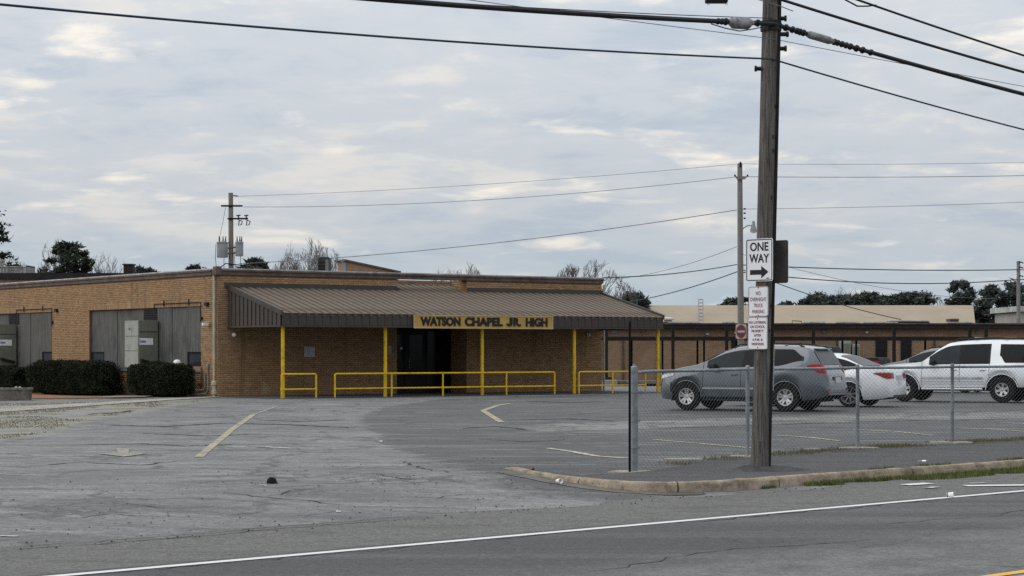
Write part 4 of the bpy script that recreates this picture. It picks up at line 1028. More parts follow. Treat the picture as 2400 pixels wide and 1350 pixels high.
span('uppermost black cable with a drip loop near the upper right corner', 'feeder_cable', 7.08, 8, 7.5, 6.77, 6.50, .018, 'cable', both=(False, True))
k1 = 2.1; p = Vector((px_(6.9)+RD.x*k1, -.16+RD.y*k1, 6.88-PB.z))
def roadpt(k, z): return (px_(z-PB.z)+RD.x*k, -.16+RD.y*k, z-PB.z)
o = MB().tube([roadpt(1.5, 6.98), roadpt(1.65, 6.86), roadpt(1.95, 6.80), roadpt(2.2, 6.83), roadpt(2.4, 6.87)], .012, 6).build('drip_loop', 'cable', bpy.data.objects['feeder_cable'], smooth=True)
# splice cases and lashing on the bundle
aL = (6.33-5.80)/(7.42*(1-7.42/44)); aR = (6.33-5.89)/(6.77*(1-6.77/44))
zb_ = lambda k: 6.33-(aL if k < 0 else aR)*abs(k)*(1-abs(k)/44)
MB().tube([roadpt(-.42, zb_(-.42)), roadpt(-.48, zb_(-.48)), roadpt(-.55, zb_(-.55)-.01), roadpt(-.83, zb_(-.8)-.01), roadpt(-.9, zb_(-.9)), roadpt(-.96, zb_(-.96))], [.03, .05, .085, .085, .05, .03], 12).build('splice_case', 'splice', bundle, smooth=True)
MB().tube([roadpt(.75, zb_(.75)), roadpt(.85, zb_(.85)), roadpt(1.3, zb_(1.3)), roadpt(1.4, zb_(1.4))], [.03, .055, .055, .03], 10).build('splice_case', 'splice', bundle, smooth=True)
rr = random.Random(2)
for k in [-.32, -1.0, -1.08, -1.16, .15, .3, .45, .55, .62, .7, 1.42, 1.5, 1.6, 1.7, 1.8, 1.95, 2.1, 2.3]:
    MB().tube([roadpt(k-.02, zb_(k)-.01), roadpt(k+.02, zb_(k)+.01)], .041+.008*rr.random(), 8).build('lashing_clamp', 'cable', bundle)
MB().tube([roadpt(-k*.12, zb_(-k*.12)+.075-.02*(k/20)) for k in range(0, 60, 4)], .006, 5).build('messenger_wire', 'cable', bundle)
MB().tube([roadpt(-1.3, zb_(-1.3)-.04), roadpt(-1.0, zb_(-1)-.09), roadpt(-.7, zb_(-.7)-.12), roadpt(-.45, zb_(-.45)-.09), roadpt(-.2, zb_(-.2)-.05)], .008, 6).build('bond_wire', 'cable', bundle)
# black terminal box hanging left of the pole top
t = thing('terminal_box', 'black terminal box hanging from the cable at the top edge beside the pole', 'box', (PB.x+px_(6.6)-.78, PB.y-.1, 6.63))
MB().bbox(-.155, .155, -.1, .1, 0, .28, .02).build('case', 'black', t)
for sx in (-.13, .12): MB().tube([(sx, 0, .0), (sx+.01, 0, -.03), (sx+.03, 0, -.025), (sx+.03, 0, .0)], .004, 5).build('hook', 'galv', t)
MB().tube([(.0, 0, .2), (.9, .05, .06)], .014, 6).build('lead', 'cable', t)
t = thing('guy_wire', 'short pale wire slanting across the top of the utility pole', 'wire', (PB.x+px_(6.5), PB.y-.16, 6.55))
MB().tube([(-.22, 0, .12), (.1, -.02, .02), (.28, -.02, -.05)], .007, 6).build('strand', 'wire_grey', t)

# ------------------------------------------------------------------ far poles
def far_pole(name, label, base, H, r0, r1, m='pole_wood_far', lean=0):
    t = thing(name, label, 'utility pole', base); MB().tube([(0, 0, -.5), (lean*.5, 0, H*.5), (lean, 0, H)], r0, 12, r2=r1).build('shaft', m, t, smooth=True); return t
B1 = at(543, 0, 110); Zt = CH+(HOR-452)/F*110
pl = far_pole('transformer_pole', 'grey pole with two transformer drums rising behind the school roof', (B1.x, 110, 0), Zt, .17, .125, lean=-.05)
zz = lambda py, Y=110: CH+(HOR-py)/F*Y
MB().box(-.55, .6, -.18, -.10, zz(485), zz(481)).build('crossarm', 'dark_steel', pl)
MB().tube([(.1, -.1, zz(459)), (.35, -.1, zz(460))], .035, 6).build('insulator', 'dark_steel', pl)
MB().box(-.2, .9, -.2, -.13, zz(515), zz(511)).build('cutout_arm', 'dark_steel', pl)
for dx in (.38, .80):
    MB().tube([(dx, -.2, zz(516)), (dx+.02, -.2, zz(506))], .04, 6).tube([(dx-.1, -.2, zz(506)), (dx+.12, -.2, zz(505))], .035, 6).build('insulator', 'dark_steel', pl)
    MB().tube([(dx+.05, -.2, zz(517)), (dx+.22, -.2, zz(519)), (dx+.17, -.2, zz(527)), (dx+.02, -.2, zz(529)), (dx+.05, -.2, zz(517))], .03, 5).build('fused_cutout', 'dark_steel', pl)
for (x0, x1, y0, y1, lab) in ((-.78, -.16, 568, 604, 0), (.22, .66, 568, 601, 1)):
    c = (x0+x1)/2; r_ = (x1-x0)/2; z1, z0 = zz(y0), zz(y1)
    d = MB(); d.lathe([(.001, z0), (r_*.93, z0), (r_*.97, z0+.05), (r_*.97, z1-.06), (r_*1.05, z1-.05), (r_*1.05, z1), (.001, z1+.06)], 20, o=(c, -.2, 0)); d = d.build('transformer', 'xfmr', pl, smooth=True)
    for bx in (-.5, 0.1, .5): MB().tube([(c+bx*r_, -.2, z1), (c+bx*r_*1.1, -.2, z1+.14), (c+bx*r_*1.15, -.2, z1+.32)], [.05, .035, .02], 6).build('bushing', 'dark_steel', d)
    MB().tube([(c-r_*1.1, -.25, z1-.1), (c-r_*1.2, -.25, z0), (c-r_*.9, -.25, z0-.9)], .015, 5).tube([(c+r_*.3, -.25, z0), (c+r_*.3, -.25, z0-.8)], .015, 5).build('lead', 'dark_steel', d)
    MB().tube([(0, -.1, (z0+z1)/2+.1), (c, -.2, (z0+z1)/2+.1)], .05, 6).tube([(0, -.1, (z0+z1)/2-.2), (c, -.2, (z0+z1)/2-.2)], .05, 6).build('mount', 'copper_pipe', d)
MB().tube([(-.6, -.2, zz(628)), (-.3, -.2, zz(618)), (.1, -.2, zz(620)), (.5, -.2, zz(622)), (1.6, -.2, zz(618))], .03, 5).build('secondary_rack', 'dark_steel', pl)
MB().tube([(-.3, -.15, zz(486)), (-.45, -.15, zz(520)), (-.62, -.15, zz(555)), (-.6, -.15, zz(562))], .012, 5).build('jumper', 'wire_grey', pl)
B2 = at(1737, 0, 95); zy = lambda py: CH+(HOR-py)/F*95
pr = far_pole('lamp_pole', 'grey utility pole with a street lamp behind the parked grey car', (B2.x, 95, .1), zy(383)-.1, .165, .115, lean=-.06)
pr.location.z = .1
zl = lambda py: zy(py)-.1
MB().tube([(-.05, -.1, zl(392)), (-.04, -.1, zl(380))], .05, 6).build('insulator', 'dark_steel', pr)
MB().prism([(-.32, zl(414)), (.30, zl(414)), (.14, zl(421)), (-.2, zl(421))], -.2, -.1).build('crossarm', 'pole_wood_far', pr)
for dx in (-.3, .28): MB().tube([(dx, -.15, zl(414)), (dx, -.15, zl(410))], .045, 6).build('insulator', 'dark_steel', pr)
MB().tube([(.02, -.1, zl(540)), (.12, -.15, zl(534)), (.3, -.2, zl(529)), (.48, -.2, zl(529))], .025, 6).build('lamp_arm', 'grey_pipe', pr, smooth=True)
lh = MB().lathe([(.001, zl(519)), (.06, zl(519)), (.08, zl(527)), (.12, zl(533)), (.16, zl(541)), (.15, zl(543)), (.001, zl(543))], 12, o=(.55, -.2, 0)).build('lamp_head', 'xfmr', pr, smooth=True)
MB().lathe([(.001, zl(547)), (.12, zl(546)), (.15, zl(543.2)), (.001, zl(543.2))], 12, o=(.55, -.2, 0)).build('lamp_glass', 'white_plastic', lh, smooth=True)
for py in (490, 500, 512): MB().tube([(.1, -.1, zl(py)), (.2, -.1, zl(py))], .04, 6).build('insulator', 'dark_steel', pr)
t = thing('no_entry_sign', 'red and white no entry sign fixed to the lamp pole', 'sign', (B2.x, 95-.20, zy(777))); t.location.x = at(1737, 0, 94.8).x
MB().prism(rrect(.50, .66, .05), -.004, .004).build('plate', mat('faded_plate', (.42, .34, .31), (.48, .40, .37), 5, .6), t)
MB().prism([(math.cos(2*math.pi*k/28)*.225, math.sin(2*math.pi*k/28)*.305) for k in range(28)], -.009, -.005).build('disc', 'stop_red', t)
MB().box(-.17, .17, -.014, -.010, -.045, .045).build('bar', 'trim_pale', t)
B3 = at(2387, 0, 112); zr = lambda py: CH+(HOR-py)/F*112
p3 = far_pole('slim_pole', 'slim dark pole with side insulators at the right edge before the pines', (B3.x, 112, 0), zr(612), .12, .10, 'grey_pipe')
for py in (614, 626, 646): MB().tube([(0, -.1, zr(py)), (.16, -.1, zr(py+1)), (.24, -.1, zr(py+3))], .035, 6).build('insulator', 'dark_steel', p3)
# far wires
def wire(label, a, b, sag, r=.016, m='wire_grey', name='overhead_wire'):
    a, b = Vector(a), Vector(b); pts = []
    for k in range(25):
        t_ = k/24; q = a.lerp(b, t_); pts.append((q.x-a.x, q.y-a.y, q.z-a.z-4*sag*t_*(1-t_)))
    tag(MB().tube(pts, r, 5).build(name, m, loc=tuple(a)), label, 'wire', 'far overhead wires')
wire('faint topmost wire from the transformer pole to the lamp pole', at(558, 460, 110), at(1731, 384, 95), .2, .010)
wire('faint second wire from the transformer pole crossarm to the lamp pole', at(570, 485, 110), at(1722, 415, 95), .38, .013)
wire('taut grey wire rising from behind the roof condenser to the lamp pole', at(560, 618, 110), at(1727, 492, 95), .35, .018)
wire('faint topmost wire running right from the lamp pole', at(1740, 384, 95), at(2700, 373, 92), .1, .009)
wire('grey wire running right from the lamp pole crossarm', at(1747, 414, 95), at(2700, 404, 92), .1, .014)
wire('faint lower wire running right below the lamp pole crossarm', at(1740, 490, 95), at(2700, 460, 92), .1, .010)
wire('dark wire running level from the lamp pole to the slim pole', at(1740, 621, 95), at(2387, 632, 112), .12, .026, 'cable_blue')
wire('dark sagging wire between the lamp pole and the slim pole', at(1740, 638, 95), at(2387, 655, 112), .36, .026, 'cable_blue')
wire('dark wire from the lamp pole down to the right end of the school roof', at(1727, 620, 95), at(1411, 651, 80.5), .12, .022, 'cable_blue')
wire('dark wire dipping left from the lamp pole beyond the canopy roof', at(1727, 637, 95), at(1440, 712, 118), .2, .024, 'cable_blue')
wire('thin wire falling left from the lamp pole to the bare trees', at(1727, 578, 95), at(1440, 654, 120), .25, .013)
wire('thin wire falling right from the lamp pole over the tan roof', at(1740, 596, 95), at(2330, 700, 140), .5, .013)
wire('wire falling right from the lamp pole to the long low wing', at(1740, 632, 95), at(2112, 749, 107), .2, .022, 'cable')
wire('dark wire leaving the slim pole at the right edge, upper', at(2387, 632, 112), at(2700, 630, 118), .1, .026, 'cable_blue')
wire('dark wire leaving the slim pole at the right edge, lower', at(2387, 655, 112), at(2700, 640, 118), .1, .026, 'cable_blue')

# ------------------------------------------------------------------ the long low wing and the tan-roofed hall behind it
WY = 108.0
wing = thing('low_school_wing', 'long low brick wing with a dark flat roof edge behind the parked cars', 'building', (0, WY, -.2))
zw = lambda py, Y=WY: CH+(HOR-py)/F*Y+.2
xw = lambda px, Y=WY: (px-1200)/F*Y
MB().box(xw(1330), xw(2620), 0, 9, -.4, zw(771)).build('wall', 'brick_far', wing)
MB().box(xw(1325), xw(2625), -.5, 9.3, zw(770.5), zw(761)).build('fascia', 'louvre', wing)
MB().box(xw(1325), xw(2625), -.56, 9.3, zw(760.5), zw(757.5)).build('roof_edge', 'trim_brown', wing)
for (a, b) in ((1565, 1640), (1690, 1720), (1880, 1930), (1955, 2010), (2020, 2100), (2215, 2275)):
    MB().box(xw(a), xw(b), -.60, -.2, zw(757.2), zw(754.6)).build('gutter_guard', 'trim_pale', wing)
for (a, b) in ((2052, 2079), (2111, 2136), (1714, 1738)):
    d = MB().box(xw(a), xw(b), -.06, -.003, 0, zw(794)).build('door', 'door_dark', wing); MB().box(xw(b)-.14, xw(b)-.08, -.09, -.061, 1.0, 1.2).build('handle', 'galv', d)
for (a, b, c, e) in ((1434, 1446, 781, 774), (1926, 1937, 781, 774), (2287, 2291, 783, 775)):
    MB().box(xw(a), xw(b), -.08, -.003, zw(c), zw(e)).build('wall_vent', 'grey_pipe', wing)
for px, py in ((1657, 783), (1723, 780), (2030, 779)): MB().bbox(xw(px-4), xw(px+4), -.25, -.003, zw(py+2.5), zw(py-2.5), .03).build('flood_light', 'trim_pale', wing)
for px in (1460, 1540, 1962, 2190): MB().tube([(xw(px), -.06, 0), (xw(px), -.06, zw(798))], .05, 6).build('drain_pipe', 'trim_brown', wing)
# dark steel walkway frame in front of it
t = thing('covered_walkway', 'dark steel walkway frame with flat beam running along the low brick wing', 'walkway', (0, 102, -.1))
xf = lambda px: (px-1200)/F*102; zf_ = lambda py: CH+(HOR-py)/F*102+.1
MB().box(xf(1412), xf(2283), -.12, .12, zf_(798.5), zf_(789)).build('beam', 'dark_steel', t)
MB().box(xf(1412), xf(2283), 2.6, 2.8, zf_(797), zf_(790)).build('beam', 'dark_steel', t)
MB().box(xf(1412), xf(2283), .13, 2.59, zf_(791.5), zf_(789.8)).build('deck', 'brown_metal', t)
for px in (1421, 1577, 1703, 1906, 2095): MB().box(xf(px)-.075, xf(px)+.075, -.075-.05, .075-.05, -.2, zf_(768)).build('tall_post', 'dark_steel', t)
for px in (2273, 2311): MB().box(xf(px)-.08, xf(px)+.08, -.08, .08, -.2, zf_(768)).build('tall_post', 'dark_steel', t)
for px in (1488, 1562, 1646, 1662, 1740, 1830, 1926, 1995, 2028, 2194): MB().box(xf(px)-.045, xf(px)+.045, 2.65, 2.75, -.2, zf_(797)).build('post', 'dark_steel', t)
MB().bbox(xf(1418), xf(1434), -.35, -.1, .0, .55, .03).build('base_box', 'black', t)
# two pale cabinets against the wing
for a, b, c, lab in ((1969, 1994, 799, 'tall pale green cabinet standing against the low wing'), (1998, 2016, 806, 'shorter pale green cabinet beside the tall one at the low wing')):
    t = thing('utility_cabinet', lab, 'cabinet', (xw((a+b)/2, 107), 107, 0)); wd = (b-a)/F*107
    MB().bbox(-wd/2, wd/2, 0, .6, 0, CH+(HOR-c)/F*107, .03).build('case', 'unit_front', t)
    MB().box(-wd/2+.05, wd/2-.05, -.012, -.001, .8, CH+(HOR-c)/F*107-.15).build('door_panel', 'unit_side', t)
# ramp edge behind the railing
t = thing('concrete_ramp', 'low concrete ramp edge behind the yellow railing at the canopy end', 'ramp', (at(1415, 0, 90).x, 90, hz(5, 90)-.1))
MB().box(0, .6, 0, 1.2, 0, .36).build('pier', 'concrete', t); MB().box(.6, 2.7, .3, 1.4, 0, .20).build('kerb_block', 'black', t); MB().box(.6, 3.2, .2, 1.6, .205, .33).build('deck_slab', 'conc_planter', t)
# roof clutter on the wing
zt = CH+(HOR-757)/F*WY
for px0, px1, ph, lab, m in ((1556, 1586, 15, 'round-capped metal vent on the low wing beside the canopy corner', 'trim_pale'), (2098, 2192, 8, 'long low stack of metal sheeting on the low wing roof', 'trim_brown'), (2240, 2262, 11, 'small brown vent on the low wing roof near its right end', 'trim_brown'), (1866, 1888, 6, 'tiny open frame on the low wing roof right of the utility pole', 'dark_steel')):
    t = thing('roof_fixture', lab, 'vent', (xw((px0+px1)/2), WY+1.5, zt)); wd = (px1-px0)/F*(WY+1.5); h_ = ph/F*(WY+1.5)
    if m == 'dark_steel':
        MB().tube([(-wd/2, 0, 0), (-wd/2, 0, h_), (wd/2, 0, h_*.8), (wd/2, 0, 0)], .025, 5).build('frame', m, t)
    elif ph == 15:
        MB().lathe([(wd*.3, 0), (wd*.3, h_*.5), (wd*.5, h_*.55), (wd*.5, h_*.75), (wd*.25, h_*.95), (.001, h_)], 14).build('cap', m, t, smooth=True); MB().box(-wd*.42, wd*.42, -.3, .3, 0, h_*.25).build('kerb', 'trim_brown', t)
    else:
        MB().bbox(-wd/2, wd/2, 0, 1.0, 0, h_*.55, .02).build('stack', m, t); MB().bbox(-wd*.5, wd*.47, -.1, .9, h_*.56, h_, .02).build('top_sheet', 'trim_pale' if ph == 8 else m, t)
hall = thing('tan_hall', 'large hall with a plain tan metal roof behind the low wing', 'building', (0, 140, 0))
xh = lambda px, Y=140: (px-1200)/F*Y
mb = MB(); x0, x1 = xh(1440), xh(2292, 140); ze = 1.9; zr_ = CH+(HOR-715.5)/F*152; 
mb.add([(x0, 0, ze), (x1, 0, ze), (xh(2281, 152), 12, zr_), (xh(1452, 152), 12, zr_), (x0, 24, ze), (x1, 24, ze)], [(0, 1, 2, 3), (3, 2, 5, 4), (0, 3, 4), (1, 5, 2)])
mb.build('roof', 'tan_roof', hall); MB().box(x0+.3, x1-.3, .3, 23.7, -.3, ze-.05).build('wall', 'grey_wall', hall)
for k in range(0):
    xx = x0+.5+k*(x1-x0-1)/41; xt = xh(1452, 152)+(xx-x0)/(x1-x0)*(xh(2281, 152)-xh(1452, 152))
    MB().tube([(xx, -.01, ze+.02), (xt, 11.98, zr_+.02)], .025, 4).build('roof_seam', 'tan_roof', hall)
mb = MB()
for px in (1637, 1647): mb.tube([(xh(px, 141), .8, 2.6), (xh(px, 150), 10, CH+(HOR-702)/F*150)], .04, 5)
for k in range(12):
    t_ = k/11; mb.tube([(xh(1637, 141)*(1-t_)+xh(1637, 150)*t_, .8+9.2*t_, 2.6+(CH+(HOR-702)/F*150-2.6)*t_), (xh(1647, 141)*(1-t_)+xh(1647, 150)*t_, .8+9.2*t_, 2.6+(CH+(HOR-702)/F*150-2.6)*t_)], .03, 4)
mb.build('roof_ladder', 'grey_pipe', hall)
gb = thing('grey_shed', 'grey metal building peeping out between the pines at the right edge', 'building', (at(2392, 0, 150).x, 150, 0))
MB().box(0, 14, 0, 8, -.3, 4.6).build('wall', 'grey_wall', gb); MB().prism([(-.3, 4.6), (14.3, 4.6), (14.3, 4.9), (-.3, 5.0)], -.3, 8.3).build('roof', 'trim_pale', gb)
# ------------------------------------------------------------------ hedges and planter
def hedge(label, s0, s1, x0, x1, H, seed, nl):
    c = bl((x0+x1)/2, (s0+s1)/2); t = thing('hedge', label, 'hedge', c+(hz(*c)+.02,), BROT, 'hedges along the boarded wall')
    rnd = random.Random(seed); lx, ly = (x1-x0)/2, (s1-s0)/2
    def surf(u, v):
        """superellipsoid hull, lumpy"""
        e = .35; cu, su, cv, sv = math.cos(u), math.sin(u), math.cos(v), math.sin(v)
        f = lambda q: math.copysign(abs(q)**e, q)
        x, y, z = lx*f(cv)*f(cu), ly*f(cv)*f(su), H/2+H/2*f(sv)
        k = 1+.10*mnoise.noise((x*1.3+seed, y*1.3, z*1.6))+.05*mnoise.noise((x*4, y*4, z*4+seed)); return Vector((x*k, y*k, max(0.0, z*k)))
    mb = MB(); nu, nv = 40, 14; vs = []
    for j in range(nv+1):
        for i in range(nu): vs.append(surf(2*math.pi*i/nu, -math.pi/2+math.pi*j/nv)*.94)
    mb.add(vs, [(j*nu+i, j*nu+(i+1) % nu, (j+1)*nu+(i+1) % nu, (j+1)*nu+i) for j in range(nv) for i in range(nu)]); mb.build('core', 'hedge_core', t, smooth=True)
    mb = MB()
    for k in range(nl):
        q = rnd.random()*(2*lx*H*2+2*ly*H*2+4*lx*ly)                                   # pick a face of the hull by its area
        if q < 4*lx*H: d = Vector((rnd.uniform(-1, 1), rnd.choice((-1, 1)), rnd.uniform(-1, 1)))
        elif q < 4*(lx+ly)*H: d = Vector((rnd.choice((-1, 1)), rnd.uniform(-1, 1), rnd.uniform(-1, 1)))
        else: d = Vector((rnd.uniform(-1, 1), rnd.uniform(-1, 1), 1))
        nn = (abs(d.x)**5.7+abs(d.y)**5.7+abs(d.z)**5.7)**(1/5.7); d = d/nn
        p = Vector((lx*d.x, ly*d.y, H/2+H/2*d.z)); kk = 1+.10*mnoise.noise((p.x*1.3+seed, p.y*1.3, p.z*1.6))+.05*mnoise.noise((p.x*4, p.y*4, p.z*4+seed)); p = p*kk*rnd.uniform(.94, 1.03)
        a = Vector((rnd.gauss(0, 1), rnd.gauss(0, 1), rnd.gauss(0, 1))).normalized(); b = a.cross(Vector((rnd.gauss(0, 1), rnd.gauss(0, 1), rnd.gauss(0, 1)))).normalized()
        l, w_ = rnd.uniform(.022, .042), rnd.uniform(.011, .019); mb.add([p-a*l, p+b*w_, p+a*l, p-b*w_], [(0, 1, 2, 3)])
    mb.build('leaves', 'leaf_hedge', t, fix=False); return t
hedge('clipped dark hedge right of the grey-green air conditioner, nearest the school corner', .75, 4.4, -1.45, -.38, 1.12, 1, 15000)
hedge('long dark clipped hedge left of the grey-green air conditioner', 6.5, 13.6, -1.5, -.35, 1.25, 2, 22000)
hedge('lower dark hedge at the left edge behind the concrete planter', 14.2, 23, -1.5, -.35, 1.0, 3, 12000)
p = at(37, 0, 70.5); zp = hz(p.x, 70.5)
t = thing('concrete_planter', 'weathered square concrete planter box at the left edge', 'planter', (p.x, 70.5, zp), R(8))
def frus(mb, w0, w1, z0, z1):
    mb.add([(-w0, -w0, z0), (w0, -w0, z0), (w0, w0, z0), (-w0, w0, z0), (-w1, -w1, z1), (w1, -w1, z1), (w1, w1, z1), (-w1, w1, z1)], [(0, 1, 5, 4), (1, 2, 6, 5), (2, 3, 7, 6), (3, 0, 4, 7), (0, 3, 2, 1), (4, 5, 6, 7)]); return mb
frus(MB(), .47, .52, -.1, .36).build('body', 'conc_planter', t); 
mb = MB(); mb.box(-.55, .55, -.55, -.43, .362, .43).box(-.55, .55, .43, .55, .362, .43).box(-.55, -.43, -.43, .43, .362, .43).box(.43, .55, -.43, .43, .362, .43); mb.build('rim', 'conc_planter', t)
MB().box(-.42, .42, -.42, .42, .362, .40).build('soil', 'soil', t)
for k, (dx, dy) in enumerate(((.0, .1), (.15, -.1))):
    MB().lathe([(.001, .4), (.05, .41), (.045, .46), (.001, .48)], 8, o=(dx, dy, 0)).build('pebble', 'trim_pale', t, smooth=True)

# ------------------------------------------------------------------ trees
def bare_tree(label, px, Y, toppy, spread, seed, name='bare_tree', thick=1.0, zbase=-.2, levels=7, dens=2, crown=.19):
    rnd = random.Random(seed); B = at(px, 0, Y); H = CH+(HOR-toppy)/F*Y-zbase
    t = thing(name, label, 'tree', (B.x, Y, zbase), 0, 'bare winter trees beyond the school'); tr, cr = MB(), MB()
    def grow(p, d, l, r, lev):
        mid = p+d*l*.5+Vector((rnd.gauss(0, 1), rnd.gauss(0, 1), rnd.gauss(0, .4)))*l*.05; e = p+d*l
        (tr if lev < 2 else cr).tube([p, mid, e], max(r, .015), 5 if lev < 2 else 3, cap=False, r2=max(r*.62, .011))
        if lev >= levels: return
        n = dens if lev else dens+1
        for k in range(n+(rnd.random() < .5)):
            ax = Vector((rnd.gauss(0, 1), rnd.gauss(0, 1), rnd.gauss(0, .25))).normalized(); sp = spread*.95*(.5+.7*rnd.random())
            nd = (d+ax*sp+Vector((0, 0, .30))).normalized(); st = .45+.55*rnd.random() if k else 1
            grow(p+d*l*st, nd, l*(.66+.24*rnd.random()), r*.62*(1 if st == 1 else .85), lev+1)
    grow(Vector((0, 0, 0)), Vector((rnd.gauss(0, .04), rnd.gauss(0, .04), 1)).normalized(), H*.33, H*.019*thick, 0)
    zs_ = sorted(v[2] for v in tr.v+cr.v); s = H/zs_[int(len(zs_)*.992)]
    rx, rz0, zc0 = H*crown, H*.42, H*.585                        # draw straying twigs in to a rounded head
    def shape(v):
        x, y, z = v[0]*s*1.15, v[1]*s*1.15, v[2]*s*1.06; d = math.sqrt((x/rx)**2+(y/rx)**2+((z-zc0)/rz0)**2)
        if d > 1 and z > H*.3: k = (1/d)**.85; x, y, z = x*k, y*k, zc0+(z-zc0)*k
        return (x, y, z)
    for m_ in (tr, cr): m_.v = [shape(v) for v in m_.v]
    tr.build('trunk', 'bark', t, smooth=True, fix=False); cr.build('crown', 'twig', t, fix=False); return t
def pine(label, px, Y, toppy, wid, seed, base_frac=.45, far=False, zbase=-.2, n=26, flat=.38, name='pine_tree', group='pines beyond the school', shape='round', cz=1.0):
    rnd = random.Random(seed); B = at(px, 0, Y); H = CH+(HOR-toppy)/F*Y-zbase
    t = thing(name, label, 'tree', (B.x, Y, zbase), 0, group)
    tr, cr = MB(), MB(); lean = rnd.gauss(0, .02)*H
    tr.tube([(0, 0, 0), (lean*.4, 0, H*.5), (lean, 0, H*.97)], H*.017, 7, cap=False, r2=H*.004)
    n = int(n*(2.0 if far else 1.5)); flat = max(flat, .55) if far else flat
    for k in range(n):
        f = base_frac+(1-base_frac)*(k+rnd.random())/n; z = H*f; g = (f-base_frac)/(1-base_frac)
        rad = wid*(math.sin(math.pi*(.18+.76*g))**.8 if shape == 'round' else (1-g)*.85+.15)
        a = rnd.random()*2*math.pi; rr_ = rad*math.sqrt(rnd.random())*.95
        if rnd.random() < .4: rr_ = rad*rnd.uniform(.75, 1.0)
        c = Vector((lean*f+math.cos(a)*rr_, math.sin(a)*rr_, z+rnd.gauss(0, .02)*H)); c.z = min(c.z, H*.965)
        tr.tube([(lean*f*.9, 0, z-rr_*.25), (c.x*.55, c.y*.55, z-rr_*.12), tuple(c)], H*.005, 4, cap=False, r2=H*.0015)
        s = wid*(rnd.uniform(.26, .46) if far else rnd.uniform(.15, .32))*(1.15-.35*g)
        for q in range(120 if not far else 85):
            d = Vector((rnd.gauss(0, 1), rnd.gauss(0, 1), rnd.gauss(0, 1))).normalized()*min(1.5, abs(rnd.gauss(.45, .4)))
            o_ = c+Vector((d.x*s, d.y*s, d.z*s*flat*cz)); ax = Vector((rnd.gauss(0, 1), rnd.gauss(0, 1), abs(rnd.gauss(.3, .6)))).normalized(); b = ax.cross(Vector((rnd.gauss(0, 1), rnd.gauss(0, 1), rnd.gauss(0, 1)))).normalized()
            l = rnd.uniform(.16, .36)*(1 if not far else 1.2); w_ = l*.30
            cr.add([o_-ax*l*.3-b*w_, o_-ax*l*.3+b*w_, o_+ax*l], [(0, 1, 2)])
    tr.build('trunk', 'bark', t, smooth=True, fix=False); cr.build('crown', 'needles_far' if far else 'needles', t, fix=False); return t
pine('pine with spreading flat branches cut by the left edge of the picture', -50, 128, 478, 4.3, 11, .42, n=40, flat=.30, shape='cone')
bare_tree('small bare tree beside the pine at the left edge', 30, 135, 583, .62, 21)
pine('dense dark pine standing over the rear wing on the left', 168, 150, 566, 2.3, 12, .42, n=60, flat=.62)
bare_tree('tall bare tree directly behind the dense dark pine', 152, 160, 546, .42, 22)
bare_tree('bare tree right of the dense dark pine', 245, 155, 589, .50, 23)
bare_tree('thin bare sapling between the rear wing box and the bare tree', 276, 158, 606, .4, 24, levels=5)
bare_tree('low bare sapling left of the dense dark pine', 112, 150, 606, .5, 25, levels=5)
pine('low pine top just right of the dark roof box', 332, 190, 622, 1.3, 13, .6, far=True, n=14)
pine('very low pine top beside the dark roof box pine', 358, 190, 625, 1.1, 17, .6, far=True, n=12)
pine('low rounded pine top left of the transformer pole', 452, 190, 619, 1.5, 14, .6, far=True, n=18)
pine('round dark pine just right of the transformer pole', 592, 170, 603, 1.5, 15, .55, far=True, n=22)
pine('smaller dark pine joined to the one by the transformer pole', 616, 172, 609, 1.0, 16, .55, far=True, n=16)
bare_tree('big round-headed bare tree between transformer pole and roof condenser', 716, 165, 551, .50, 31)
bare_tree('lower bare tree left of the round-headed bare tree', 680, 168, 590, .52, 32)
bare_tree('bare tree directly behind the roof condenser', 768, 168, 583, .5, 33)
bare_tree('small bare tree top over the middle of the school roof', 1058, 190, 612, .55, 34)
bare_tree('tiny bare tree top beside the one over the middle roof', 1092, 190, 614, .4, 35, levels=5)
bare_tree('wide bare tree above the right end of the school roof', 1405, 140, 606, .62, 36, levels=7, dens=2, thick=1.0)
bare_tree('bare tree left of the wide one over the school roof end', 1340, 150, 618, .55, 37)
bare_tree('bare tree leaning right over the canopy roof edge', 1450, 142, 640, .55, 38)
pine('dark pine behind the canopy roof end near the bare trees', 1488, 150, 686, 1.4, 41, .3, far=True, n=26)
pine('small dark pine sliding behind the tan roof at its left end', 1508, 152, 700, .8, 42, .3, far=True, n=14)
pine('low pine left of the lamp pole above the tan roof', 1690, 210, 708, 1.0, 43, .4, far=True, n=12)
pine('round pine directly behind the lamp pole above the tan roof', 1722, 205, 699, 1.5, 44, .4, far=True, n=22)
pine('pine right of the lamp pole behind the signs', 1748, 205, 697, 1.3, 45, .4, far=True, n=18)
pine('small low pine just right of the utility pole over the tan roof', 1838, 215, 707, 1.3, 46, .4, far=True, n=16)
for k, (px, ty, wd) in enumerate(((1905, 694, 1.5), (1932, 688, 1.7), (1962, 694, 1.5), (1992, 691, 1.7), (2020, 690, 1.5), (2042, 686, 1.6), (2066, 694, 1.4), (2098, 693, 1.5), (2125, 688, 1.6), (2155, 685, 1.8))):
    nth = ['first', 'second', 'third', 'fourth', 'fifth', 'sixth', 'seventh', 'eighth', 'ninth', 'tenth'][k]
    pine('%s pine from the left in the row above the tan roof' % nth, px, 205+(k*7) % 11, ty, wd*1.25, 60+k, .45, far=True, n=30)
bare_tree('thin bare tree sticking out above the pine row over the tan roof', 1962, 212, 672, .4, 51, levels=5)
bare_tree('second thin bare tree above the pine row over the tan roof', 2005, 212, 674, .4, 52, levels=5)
pine('tall loose pine beyond the right end of the tan roof', 2255, 165, 658, 1.25, 71, .45, far=True, n=26)
